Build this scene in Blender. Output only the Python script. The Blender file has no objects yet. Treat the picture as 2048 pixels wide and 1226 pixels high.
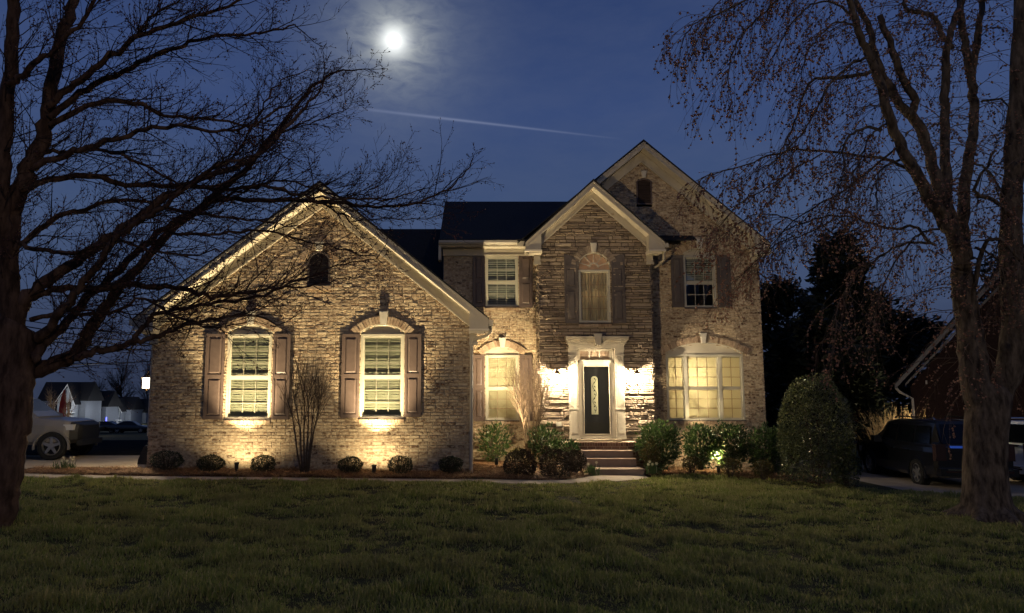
import bpy, math, random
import numpy as np
from mathutils import Vector, Matrix
R_ = math.radians
sc = bpy.context.scene
col = sc.collection
# ------------------------------------------------------------------ camera, sky, light
F, PX, PY, TH, H = 1500.0, 935.0, 613.0, R_(6.9), 2.05
cd = bpy.data.cameras.new('camera'); cam = bpy.data.objects.new('camera', cd); col.objects.link(cam)
cam.location = (0, 0, H); cam.rotation_euler = (R_(90) + TH, 0, 0)
cd.sensor_width = 36; cd.lens = F/2048*36; cd.shift_x = (1024-PX)/2048; cd.clip_start = .1; cd.clip_end = 9000
sc.camera = cam
sc.view_settings.view_transform = 'Standard'; sc.view_settings.look = 'None'
sc.view_settings.gamma = 1; sc.view_settings.exposure = 0
try:
    sc.cycles.use_denoising = True; sc.cycles.denoiser = 'OPENIMAGEDENOISE'
    sc.cycles.max_bounces = 6; sc.cycles.diffuse_bounces = 3; sc.cycles.glossy_bounces = 2
    sc.cycles.transparent_max_bounces = 12; sc.cycles.transmission_bounces = 3
    sc.cycles.caustics_reflective = False; sc.cycles.caustics_refractive = False
    sc.cycles.sample_clamp_indirect = 4; sc.cycles.use_light_tree = True
except Exception: pass

def ray(px, py):
    a = (px-PX)/F; b = (PY-py)/F
    return Vector((a, math.cos(TH)-b*math.sin(TH), math.sin(TH)+b*math.cos(TH)))
def P(px, py, Y):                      # the point of the place seen at a pixel of the photo, Y metres away
    d = ray(px, py); t = Y/d.y
    return Vector((d.x*t, Y, H+d.z*t))
MOON = ray(788, 81).normalized()

world = bpy.data.worlds.new('World'); sc.world = world; world.use_nodes = True
nt = world.node_tree; nt.nodes.clear()
class NB:                              # tiny node builder
    def __init__(s, nt): s.nt = nt
    def n(s, t, **k):
        x = s.nt.nodes.new(t)
        for a, v in k.items(): setattr(x, a, v)
        return x
    def l(s, a, b): s.nt.links.new(a, b)
    def math(s, op, a, b=None, c=None, clamp=False):
        x = s.n('ShaderNodeMath', operation=op, use_clamp=clamp)
        for i, v in enumerate((a, b, c)):
            if v is None: continue
            if hasattr(v, 'links'): s.l(v, x.inputs[i])
            else: x.inputs[i].default_value = v
        return x.outputs[0]
    def ramp(s, fac, stops, interp='LINEAR'):
        x = s.n('ShaderNodeValToRGB'); x.color_ramp.interpolation = interp
        el = x.color_ramp.elements
        while len(el) < len(stops): el.new(.5)
        for e, (p, c) in zip(el, stops):
            e.position = p; e.color = (*c, 1) if len(c) == 3 else c
        s.l(fac, x.inputs[0]); return x.outputs[0]
    def mix(s, fac, a, b, blend='MIX'):
        x = s.n('ShaderNodeMix', data_type='RGBA', blend_type=blend)
        for i, v in ((0, fac), (6, a), (7, b)):
            if hasattr(v, 'links'): s.l(v, x.inputs[i])
            elif i == 0: x.inputs[0].default_value = v
            else: x.inputs[i].default_value = (*v, 1) if len(v) == 3 else v
        return x.outputs[2]
def dotn(b, vec, d):
    x = b.n('ShaderNodeVectorMath', operation='DOT_PRODUCT'); b.l(vec, x.inputs[0]); x.inputs[1].default_value = d
    return x.outputs['Value']
b = NB(nt)
tc = b.n('ShaderNodeTexCoord'); dirv = tc.outputs['Generated']
sep = b.n('ShaderNodeSeparateXYZ'); b.l(dirv, sep.inputs[0])
base = b.ramp(sep.outputs[2], [(0.0, (.026, .036, .070)), (.06, (.031, .043, .088)), (.14, (.048, .074, .150)), (.24, (.050, .081, .172)), (.36, (.040, .070, .180)), (.55, (.022, .043, .130))])
# thin cloud
mp = b.n('ShaderNodeMapping'); mp.inputs['Scale'].default_value = (5, 5, 14); b.l(dirv, mp.inputs[0])
nz = b.n('ShaderNodeTexNoise'); nz.inputs['Scale'].default_value = 2.2; nz.inputs['Detail'].default_value = 7; nz.inputs['Roughness'].default_value = .62
b.l(mp.outputs[0], nz.inputs[0])
cl = b.ramp(nz.outputs[0], [(.40, (0, 0, 0)), (.75, (1, 1, 1))])
ang = b.math('ARCCOSINE', b.math('MINIMUM', dotn(b, dirv, MOON), .99999))
def gauss(a, s): return b.math('EXPONENT', b.math('MULTIPLY', b.math('POWER', b.math('DIVIDE', a, s), 2.0), -1.0))
wide = gauss(ang, .098); mid = gauss(ang, .042); tight = gauss(ang, .0165)
mp2 = b.n('ShaderNodeMapping'); mp2.inputs['Scale'].default_value = (16, 16, 34); b.l(dirv, mp2.inputs[0])
nz2 = b.n('ShaderNodeTexNoise'); nz2.inputs['Scale'].default_value = 2.4; nz2.inputs['Detail'].default_value = 6; nz2.inputs['Roughness'].default_value = .6; nz2.inputs['Distortion'].default_value = .6
b.l(mp2.outputs[0], nz2.inputs[0])
c2 = b.math('MULTIPLY_ADD', nz2.outputs[0], 2.2, -.35, clamp=True)
skyc = b.mix(b.math('MULTIPLY', cl, .13), base, (.115, .14, .22))
skyc = b.mix(b.math('MULTIPLY', b.math('MULTIPLY_ADD', c2, .5, .45), b.math('MULTIPLY', wide, .62)), skyc, (.20, .235, .30))
skyc = b.mix(b.math('MULTIPLY', c2, b.math('MULTIPLY', mid, .85)), skyc, (.42, .45, .45))
skyc = b.mix(b.math('MULTIPLY', tight, .85), skyc, (1.5, 1.55, 1.5))
# vapour trail of an aeroplane high up: a thin band along a great circle
A_, B_ = ray(640, 208).normalized(), ray(1250, 279).normalized()
nrm = A_.cross(B_).normalized(); along = (B_-A_).normalized()
dist = b.math('ABSOLUTE', dotn(b, dirv, nrm))
tpos = b.math('DIVIDE', b.math('SUBTRACT', dotn(b, dirv, along), A_.dot(along)), (B_-A_).length)
wid = b.math('MULTIPLY_ADD', tpos, -.0011, .0021)
band = gauss(dist, wid)
env = b.ramp(tpos, [(0, (0, 0, 0)), (.18, (.55,)*3), (.45, (1, 1, 1)), (.75, (.55,)*3), (1, (0, 0, 0))])
skyc = b.mix(b.math('MULTIPLY', b.math('MULTIPLY', band, env), .55), skyc, (.22, .26, .40))
bg = b.n('ShaderNodeBackground'); bg.inputs[1].default_value = 1.0; b.l(skyc, bg.inputs[0])
wo = b.n('ShaderNodeOutputWorld'); b.l(bg.outputs[0], wo.inputs[0])

def lamp(kind, name, loc, energy, color, **k):
    ld = bpy.data.lights.new(name, kind); ld.energy = energy; ld.color = color
    for a, v in k.items(): setattr(ld, a, v)
    o = bpy.data.objects.new(name, ld); o.location = loc; col.objects.link(o); return o
def aim(o, target): o.rotation_euler = (Vector(target)-o.location).to_track_quat('-Z', 'Y').to_euler()
sun = lamp('SUN', 'moonlight', (0, 0, 40), .03, (.8, .88, 1), angle=R_(.5))
sun.rotation_euler = (-MOON).to_track_quat('-Z', 'Y').to_euler()
WARM = (1, .79, .45); WARM2 = (1, .82, .55)
UPLIGHTS = [(473, 17.85, 1.0), (748, 17.85, 1.05), (993, 20.45, .95), (1437, 21.2, 1.2)]   # px, depth, strength
E_UP, E_SPILL, E_FLOOD, E_LANTERN = 600, 100, 3300, 720

# ------------------------------------------------------------------ mesh helpers
class MB:
    def __init__(s): s.v = []; s.f = []; s.m = []
    def add(s, vs, fs, m=0):
        o = len(s.v); s.v += [tuple(v) for v in vs]; s.f += [tuple(i+o for i in f) for f in fs]; s.m += [m]*len(fs)
        return s
    def box(s, x0, x1, y0, y1, z0, z1, m=0):
        if x0 > x1: x0, x1 = x1, x0
        if y0 > y1: y0, y1 = y1, y0
        if z0 > z1: z0, z1 = z1, z0
        return s.add([(x0,y0,z0),(x1,y0,z0),(x1,y1,z0),(x0,y1,z0),(x0,y0,z1),(x1,y0,z1),(x1,y1,z1),(x0,y1,z1)],
              [(3,2,1,0),(4,5,6,7),(0,1,5,4),(1,2,6,5),(2,3,7,6),(3,0,4,7)], m)
    def prism(s, poly, y0, y1, m=0):      # polygon of (x, z) pulled from y0 (front) to y1
        n = len(poly); a = sum(poly[i][0]*poly[(i+1)%n][1]-poly[(i+1)%n][0]*poly[i][1] for i in range(n))
        if a < 0: poly = poly[::-1]
        vs = [(x,y0,z) for x,z in poly]+[(x,y1,z) for x,z in poly]
        fs = [tuple(range(n)), tuple(range(2*n-1, n-1, -1))]+[((i+1)%n, i, i+n, (i+1)%n+n) for i in range(n)]
        return s.add(vs, fs, m)
    def prismY(s, poly, x0, x1, m=0):     # polygon of (y, z) pulled along x
        t = MB().prism(poly, x0, x1); return s.add([(v[1], v[0], v[2]) for v in t.v], [f[::-1] for f in t.f], m)
    def slab(s, poly, z0, z1, m=0):       # polygon of (x, y) pulled up
        t = MB().prism(poly, z0, z1); return s.add([(v[0], v[2], v[1]) for v in t.v], [f[::-1] for f in t.f], m)
    def tube(s, pts, rad, n=6, cap=True, m=0):
        pts = [Vector(p) for p in pts]; k = len(pts)
        if not hasattr(rad, '__len__'): rad = [rad]*k
        d = (pts[1]-pts[0]).normalized()
        up = Vector((0,0,1)) if abs(d.z) < .9 else Vector((1,0,0))
        e = d.cross(up).normalized(); vs = []; o = len(s.v)
        for i, p in enumerate(pts):
            t = (pts[min(i+1,k-1)]-pts[max(i-1,0)])
            if t.length > 1e-9: d = t.normalized()
            e = (e-d*e.dot(d))
            e = e.normalized() if e.length > 1e-6 else d.orthogonal().normalized()
            g = d.cross(e)
            for j in range(n):
                a = 2*math.pi*j/n; q = p+(e*math.cos(a)+g*math.sin(a))*rad[i]; vs.append((q.x,q.y,q.z))
        fs = [(i*n+j, i*n+(j+1)%n, (i+1)*n+(j+1)%n, (i+1)*n+j) for i in range(k-1) for j in range(n)]
        if cap: fs += [tuple(range(n-1,-1,-1)), tuple((k-1)*n+j for j in range(n))]
        return s.add(vs, fs, m)
    def lathe(s, c, prof, n=16, m=0):     # prof: (radius, z) bottom to top about vertical axis through c
        vs = [(c[0]+r*math.cos(2*math.pi*j/n), c[1]+r*math.sin(2*math.pi*j/n), c[2]+z) for r, z in prof for j in range(n)]
        fs = [(i*n+j, i*n+(j+1)%n, (i+1)*n+(j+1)%n, (i+1)*n+j) for i in range(len(prof)-1) for j in range(n)]
        fs += [tuple(range(n-1,-1,-1)), tuple((len(prof)-1)*n+j for j in range(n))]
        return s.add(vs, fs, m)
OFF = {}
def setp(o, label=None, cat=None, group=None, kind=None):
    if label: o['label'] = label
    if cat: o['category'] = cat
    if group: o['group'] = group
    if kind: o['kind'] = kind
    return o
def thing(name, loc, label, cat, group=None):
    o = bpy.data.objects.new(name, None); o.location = loc; o.empty_display_size = .3; col.objects.link(o)
    OFF[o] = Vector(loc); return setp(o, label, cat, group)
def build(name, mb, mats, parent=None, smooth=False, origin=None, label=None):
    me = bpy.data.meshes.new(name)
    off = OFF.get(parent, Vector((0,0,0))) if parent else (Vector(origin) if origin is not None else Vector((0,0,0)))
    me.from_pydata([(v[0]-off.x, v[1]-off.y, v[2]-off.z) for v in mb.v], [], mb.f)
    if not isinstance(mats, (list, tuple)): mats = [mats]
    for x in mats: me.materials.append(x)
    if len(mats) > 1: me.polygons.foreach_set('material_index', mb.m)
    if smooth: me.polygons.foreach_set('use_smooth', [True]*len(me.polygons))
    me.update()
    o = bpy.data.objects.new(name, me); col.objects.link(o)
    if parent: o.parent = parent; OFF[o] = off
    else:
        o.location = off; OFF[o] = off
    if label: o['label'] = label
    return o
def nmesh(name, V, Fc, mats, parent=None, origin=None, midx=None, smooth=False):     # numpy arrays, equal-sided faces
    off = OFF.get(parent, Vector((0,0,0))) if parent else (Vector(origin) if origin is not None else Vector((0,0,0)))
    V = np.asarray(V, dtype=np.float32)-np.array(off, dtype=np.float32); Fc = np.asarray(Fc, dtype=np.int32); k = Fc.shape[1]
    me = bpy.data.meshes.new(name)
    me.vertices.add(len(V)); me.vertices.foreach_set('co', V.ravel())
    me.loops.add(Fc.size); me.loops.foreach_set('vertex_index', Fc.ravel())
    me.polygons.add(len(Fc)); me.polygons.foreach_set('loop_start', np.arange(0, Fc.size, k, dtype=np.int32))
    try: me.polygons.foreach_set('loop_total', np.full(len(Fc), k, dtype=np.int32))
    except Exception: pass
    if not isinstance(mats, (list, tuple)): mats = [mats]
    for x in mats: me.materials.append(x)
    if midx is not None: me.polygons.foreach_set('material_index', np.asarray(midx, dtype=np.int32))
    if smooth: me.polygons.foreach_set('use_smooth', np.ones(len(Fc), dtype=bool))
    me.update(calc_edges=True); me.validate()
    o = bpy.data.objects.new(name, me); col.objects.link(o)
    if parent: o.parent = parent
    else: o.location = off
    OFF[o] = off
    return o
# ------------------------------------------------------------------ materials
def mat(name, c1, c2=None, scale=6, rough=.6, bump=0, bscale=40, metallic=0, spec=.4, detail=4, island=None, stretch=None, trans=0, coat=0, contrast=(.35,.68)):
    m = bpy.data.materials.new(name); m.use_nodes = True; t = m.node_tree; b = NB(t)
    p = t.nodes['Principled BSDF']; p.inputs['Roughness'].default_value = rough; p.inputs['Metallic'].default_value = metallic
    p.inputs['Specular IOR Level'].default_value = spec
    if coat: p.inputs['Coat Weight'].default_value = coat; p.inputs['Coat Roughness'].default_value = .05
    tc = b.n('ShaderNodeTexCoord'); vec = tc.outputs['Object']
    if stretch:
        mp = b.n('ShaderNodeMapping'); mp.inputs['Scale'].default_value = stretch; b.l(vec, mp.inputs[0]); vec = mp.outputs[0]
    colr = None
    if island:
        g = b.n('ShaderNodeNewGeometry'); colr = b.ramp(g.outputs['Random Per Island'], island)
    if c2 is not None:
        nz = b.n('ShaderNodeTexNoise'); nz.inputs['Scale'].default_value = scale; nz.inputs['Detail'].default_value = detail; nz.inputs['Roughness'].default_value = .6
        b.l(vec, nz.inputs[0])
        if colr is None: colr = b.ramp(nz.outputs[0], [(contrast[0], c1), (contrast[1], c2)])
        else:
            f = b.ramp(nz.outputs[0], [(contrast[0], (0,0,0)), (contrast[1], (1,1,1))])
            colr = b.mix(b.math('MULTIPLY', f, .65), colr, c2)
    if colr is None: p.inputs['Base Color'].default_value = (*c1, 1)
    else: b.l(colr, p.inputs['Base Color'])
    if bump:
        n2 = b.n('ShaderNodeTexNoise'); n2.inputs['Scale'].default_value = bscale; n2.inputs['Detail'].default_value = 5; b.l(vec, n2.inputs[0])
        bp = b.n('ShaderNodeBump'); bp.inputs['Strength'].default_value = bump; bp.inputs['Distance'].default_value = .02
        b.l(n2.outputs[0], bp.inputs['Height']); b.l(bp.outputs[0], p.inputs['Normal'])
    if trans:
        tr = b.n('ShaderNodeBsdfTranslucent')
        if colr is None: tr.inputs[0].default_value = (*c1, 1)
        else: b.l(colr, tr.inputs[0])
        mx = b.n('ShaderNodeMixShader'); mx.inputs[0].default_value = trans
        b.l(p.outputs[0], mx.inputs[1]); b.l(tr.outputs[0], mx.inputs[2]); b.l(mx.outputs[0], t.nodes['Material Output'].inputs[0])
    return m
def glow(name, c, strength):
    m = bpy.data.materials.new(name); m.use_nodes = True; t = m.node_tree; t.nodes.clear(); b = NB(t)
    e = b.n('ShaderNodeEmission'); e.inputs[0].default_value = (*c, 1); e.inputs[1].default_value = strength
    o = b.n('ShaderNodeOutputMaterial'); b.l(e.outputs[0], o.inputs[0]); return m
def glassm(name, tint=(1,1,1), refl=.12):
    m = bpy.data.materials.new(name); m.use_nodes = True; t = m.node_tree; t.nodes.clear(); b = NB(t)
    a = b.n('ShaderNodeBsdfTransparent'); a.inputs[0].default_value = (*tint, 1)
    g = b.n('ShaderNodeBsdfGlossy'); g.inputs['Roughness'].default_value = .02
    lw = b.n('ShaderNodeLayerWeight'); lw.inputs[0].default_value = .25
    f = b.math('MULTIPLY_ADD', lw.outputs['Fresnel'], .35, refl*.3, clamp=True)
    mx = b.n('ShaderNodeMixShader'); b.l(f, mx.inputs[0]); b.l(a.outputs[0], mx.inputs[1]); b.l(g.outputs[0], mx.inputs[2])
    o = b.n('ShaderNodeOutputMaterial'); b.l(mx.outputs[0], o.inputs[0]); return m
MT = {}
MT['brick'] = mat('tumbled_brick', None, (.64, .53, .37), 12, .9, .6, 40, spec=.15, contrast=(.44, .60), stretch=(1, 1, 1.5),
    island=[(0, (.09, .052, .034)), (.12, (.17, .108, .068)), (.3, (.27, .19, .12)), (.6, (.40, .305, .20)), (.85, (.22, .145, .09)), (1, (.50, .40, .275))])
MT['mortar'] = mat('mortar', (.36, .30, .22), (.46, .39, .29), 20, .95, .3, 60, spec=.1)
MT['stone'] = mat('ledge_stone', None, (.38, .30, .21), 7, .9, .6, 22, spec=.2, contrast=(.40, .70), stretch=(1, 1, 3),
    island=[(0, (.13, .10, .08)), (.3, (.24, .19, .14)), (.6, (.33, .26, .19)), (.85, (.20, .15, .115)), (1, (.40, .33, .25))])
MT['stone_gap'] = mat('dark_joint', (.055, .045, .035), (.10, .08, .06), 15, .95, spec=.1)
MT['arch_brick'] = mat('arch_brick', None, (.46, .36, .25), 10, .9, .4, 40, spec=.2, contrast=(.45, .7),
    island=[(0, (.20, .13, .085)), (.5, (.33, .235, .16)), (1, (.42, .32, .22))])
MT['trim'] = mat('cream_trim_paint', (.42, .37, .285), (.47, .42, .33), 3, .5, .03, 20)
MT['soffit'] = mat('vinyl_soffit', (.60, .54, .43), (.64, .58, .47), 4, .5)
MT['keystone'] = mat('cast_keystone', (.50, .46, .38), (.58, .53, .44), 12, .8, .15, 80, spec=.2)
MT['shutter'] = mat('mauve_brown_shutter', (.095, .066, .056), (.115, .082, .069), 9, .5, .04, 60)
MT['shutter_dark'] = mat('dark_brown_shutter', (.085, .068, .058), (.105, .085, .075), 9, .5, .04, 60)
MT['shingle'] = mat('dark_shingles', (.020, .020, .021), (.034, .033, .033), 18, .9, .5, 25, spec=.15, stretch=(1, 1, 1))
MT['siding'] = mat('grey_siding', (.16, .15, .14), (.18, .17, .16), 4, .7)
MT['vinyl'] = mat('white_vinyl', (.40, .37, .29), (.44, .41, .33), 3, .4)
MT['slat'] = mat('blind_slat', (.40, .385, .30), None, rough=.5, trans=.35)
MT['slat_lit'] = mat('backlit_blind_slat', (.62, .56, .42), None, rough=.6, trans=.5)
MT['slat_grey'] = mat('grey_blind_slat', (.46, .45, .41), None, rough=.55, trans=.15)
MT['curtain'] = mat('sheer_curtain', (.46, .39, .29), (.66, .57, .44), 8, .9, .2, 30, trans=.35, stretch=(8, 1, .6))
MT['glass'] = glassm('window_glass', (.74, .77, .72))
MT['room'] = mat('room_paint', (.55, .47, .34), (.6, .52, .38), 2, .9)
MT['dark'] = mat('dark_interior', (.02, .018, .016), None, rough=.9)
MT['black_metal'] = mat('black_metal', (.015, .014, .013), (.022, .02, .018), 20, .45, .1, 60)
MT['bronze'] = mat('aged_bronze', (.05, .035, .022), (.08, .055, .03), 20, .4, .1, 60, metallic=.8)
MT['steel'] = mat('satin_steel', (.5, .47, .42), None, rough=.3, metallic=.9)
MT['door'] = mat('dark_door', (.030, .026, .028), (.036, .032, .033), 6, .35)
MT['concrete'] = mat('concrete', (.36, .30, .23), (.46, .39, .30), 5, .9, .25, 90, spec=.2)
MT['step'] = mat('painted_step', (.26, .19, .145), (.31, .23, .18), 4, .8, .15, 70, spec=.2)
MT['porch_brick'] = mat('porch_brick', None, (.26, .17, .12), 10, .9, .3, 40, spec=.2, contrast=(.5, .75),
    island=[(0, (.10, .055, .04)), (.5, (.17, .10, .07)), (1, (.23, .15, .10))])
MT['bulb'] = glow('lamp_glow', (1, .80, .45), 40)
MT['lampglass'] = glow('seeded_lamp_glass', (1, .86, .6), 9)
_b = NB(MT['lampglass'].node_tree); _t = _b.n('ShaderNodeBsdfTransparent'); _m = _b.n('ShaderNodeMixShader'); _m.inputs[0].default_value = .35
_e = [n for n in MT['lampglass'].node_tree.nodes if n.type == 'EMISSION'][0]; _o = [n for n in MT['lampglass'].node_tree.nodes if n.type == 'OUTPUT_MATERIAL'][0]
_b.l(_t.outputs[0], _m.inputs[1]); _b.l(_e.outputs[0], _m.inputs[2]); _b.l(_m.outputs[0], _o.inputs[0])
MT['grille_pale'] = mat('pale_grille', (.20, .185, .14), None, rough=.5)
MT['grille'] = mat('backlit_dark_grille', (.24, .18, .115), None, rough=.5)  # muntins of lit windows: their backlit darkness is put into the colour
MT['fanlight'] = mat('fan_lining', (.50, .36, .25), (.54, .40, .28), 5, .7, trans=.4)
# ------------------------------------------------------------------ the house
YG, YB, YW = 18.6, 22.0, 22.6              # front planes: garage wing, stone bay, main wall
GL, GR = P(301, 800, YG).x, P(943, 800, YG).x
BL, BR = P(1079, 700, YB).x, P(1305, 700, YB).x
WR = P(1530, 800, YW).x; ML = -.72
house = thing('brick_house', ((GL+WR)/2, 22, 0), 'two-storey brick house with a stone entry bay and steep front gables, lit by uplights', 'house')
rng = random.Random(7)
def spans_minus(lo, hi, holes):
    out = [(lo, hi)]
    for a, c in holes:
        nx = []
        for l, h in out:
            if c <= l or a >= h: nx.append((l, h)); continue
            if a > l: nx.append((l, a))
            if c < h: nx.append((c, h))
        out = nx
    return out
def masonry(mb, O, U, N, z0, z1, outline, openings, stone=False, rh=.0795, bl=.225, gap=.009):
    # courses of single bricks (or ledge stones) over a mortar sheet; O origin, U along the wall, N outward
    O, U, N = Vector(O), Vector(U), Vector(N)
    def pt(u, d, z): q = O+U*u+N*d; return (q.x, q.y, z)
    z = z0; row = 0
    while z < z1-.01:
        h = rh if not stone else rng.choice((.05, .06, .075, .09, .115))
        zt = min(z+h, z1); zm = (z+zt)/2
        lo, hi = outline(zm)
        if hi-lo > .03:
            holes = [q for q in (o(zm) for o in openings) if q]
            for a, c in spans_minus(lo, hi, holes):
                if c-a < .02: continue
                mb.add([pt(a,0,z),pt(c,0,z),pt(c,0,zt),pt(a,0,zt)], [(0,1,2,3)], 1)
                u = a-(rng.random()*.3 if stone else (0 if row % 2 else bl/2))
                while u < c:
                    L = bl*rng.choice((1, 1, 1, 1, .98, .5)) if not stone else rng.choice((.12, .2, .28, .36, .5, .65))
                    p, q = max(u, a), min(u+L-gap, c)
                    u += L
                    if q-p < .02: continue
                    g = gap*.5
                    pr = (.010+rng.random()*.012) if not stone else (.012+rng.random()**1.5*.05)
                    j = lambda s=(.007 if stone else .0045): pr+rng.uniform(-s, s)
                    i = .006 if not stone else .008
                    zb_, zt_ = z+g, zt-g
                    if stone: zb_ += rng.uniform(-.003, .006); zt_ += rng.uniform(-.006, .003)
                    k = .004
                    vs = [pt(p,-.004,zb_),pt(q,-.004,zb_),pt(q,-.004,zt_),pt(p,-.004,zt_),
                          pt(p+i+rng.random()*k,j(),zb_+i*.8+rng.random()*k),pt(q-i-rng.random()*k,j(),zb_+i*.8+rng.random()*k),
                          pt(q-i-rng.random()*k,j(),zt_-i*.8-rng.random()*k),pt(p+i+rng.random()*k,j(),zt_-i*.8-rng.random()*k)]
                    mb.add(vs, [(4,5,6,7),(0,1,5,4),(1,2,6,5),(2,3,7,6),(3,0,4,7)], 0)
        z = zt; row += 1
def arch_fn(x0, x1, z0, zs, rise):
    cx, w = (x0+x1)/2, (x1-x0)/2
    if rise > .01:
        Rr = (w*w+rise*rise)/(2*rise); zc = zs+rise-Rr
    def f(z):
        if z < z0 or z > zs+rise: return None
        if z <= zs or rise < .01: return (x0, x1) if z <= zs else None
        hw = math.sqrt(max(0, Rr*Rr-(z-zc)**2)); return (cx-hw, cx+hw)
    return f
def arc_pts(x0, x1, zs, rise, n=16, grow=0):
    cx, w = (x0+x1)/2, (x1-x0)/2; Rr = (w*w+rise*rise)/(2*rise); zc = zs+rise-Rr; a = math.asin(min(1, w/Rr))
    if rise > w*.999: a = math.pi/2
    return [(cx+(Rr+grow)*math.sin(t), zc+(Rr+grow)*math.cos(t)) for t in np.linspace(-a, a, n)]
def voussoirs(Y, x0, x1, zs, rise, depth=.22, bw=.075, out=.055, extra=.12, mat_='arch_brick'):
    cx, w = (x0+x1)/2, (x1-x0)/2; Rr = (w*w+rise*rise)/(2*rise); zc = zs+rise-Rr; a = math.asin(min(1, w/Rr))
    if rise > w*.98: a = math.pi/2
    a += extra/Rr if rise < w*.98 else 0
    n = max(6, int(2*a*(Rr+depth/2)/bw)); mb = MB()
    for i in range(n):
        t0, t1 = -a+2*a*i/n, -a+2*a*(i+1)/n; g = .004/Rr
        r0, r1 = Rr+.03, Rr+depth*rng.uniform(.97, 1.03); f = out+rng.uniform(-.008, .008)
        mb.prism([(cx+r*math.sin(t), zc+r*math.cos(t)) for r, t in ((r0,t0+g),(r0,t1-g),(r1,t1-g),(r1,t0+g))], Y-f, Y+.01)
    return mb
def keystone(Y, xc, zb, zt, wb, wt):
    mb = MB(); mb.prism([(xc-wb/2,zb),(xc+wb/2,zb),(xc+wt/2,zt),(xc-wt/2,zt)], Y-.10, Y+.01)
    t = .02; mb.prism([(xc-wb/2+t,zb+t),(xc+wb/2-t,zb+t),(xc+wt/2-t,zt-t),(xc-wt/2+t,zt-t)], Y-.112, Y-.098)
    build('keystone', mb, MT['keystone'], house)
def shutter(Y, x0, x1, z0, z1, m='shutter', arch=0):
    mb = MB(); s = .055; y = Y-.05; zm = z0+(z1-z0)*.5
    top = (lambda x: z1)
    if arch:                                   # quarter-round top, high on the outer or inner side
        wid = x1-x0; lowz = z1-arch
        def top(x):
            u = (x-x0)/wid; u = u if arch_dir > 0 else 1-u
            return lowz+arch*math.sqrt(max(0, 1-(1-u)**2)) if False else lowz+arch*math.sqrt(max(0, 1-u*u))
    pl = [(x0,z0),(x1,z0)]+[(x, top(x)) for x in np.linspace(x1, x0, 12 if arch else 2)]
    mb.prism(pl, y, Y-.022)                    # backing board
    mb.box(x0, x0+s, y-.016, y+.004, z0, top(x0+s*.5)-(.02 if arch else 0)); mb.box(x1-s, x1, y-.016, y+.004, z0, top(x1-s*.5)-(.02 if arch else 0))
    rails = [(z0, z0+.09), (zm-.045, zm+.045)]
    if arch: rails += [(z1-arch-.10, z1-arch-.02)]
    else: rails += [(z1-.075, z1)]
    for a, c in rails: mb.box(x0+s, x1-s, y-.0135, y+.004, a, c)
    zs = sorted(rails)
    for i in range(len(zs)-1):                 # raised panels
        a, c = zs[i][1]+.03, zs[i+1][0]-.03
        if c-a < .05: continue
        p, q = x0+s+.03, x1-s-.03; k = .03
        mb.add([(p,y+.001,a),(q,y+.001,a),(q,y+.001,c),(p,y+.001,c),(p+k,y-.017,a+k),(q-k,y-.017,a+k),(q-k,y-.017,c-k),(p+k,y-.017,c-k)],
               [(4,5,6,7),(0,1,5,4),(1,2,6,5),(2,3,7,6),(3,0,4,7)])
    build('shutter', mb, MT[m], house)
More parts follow.
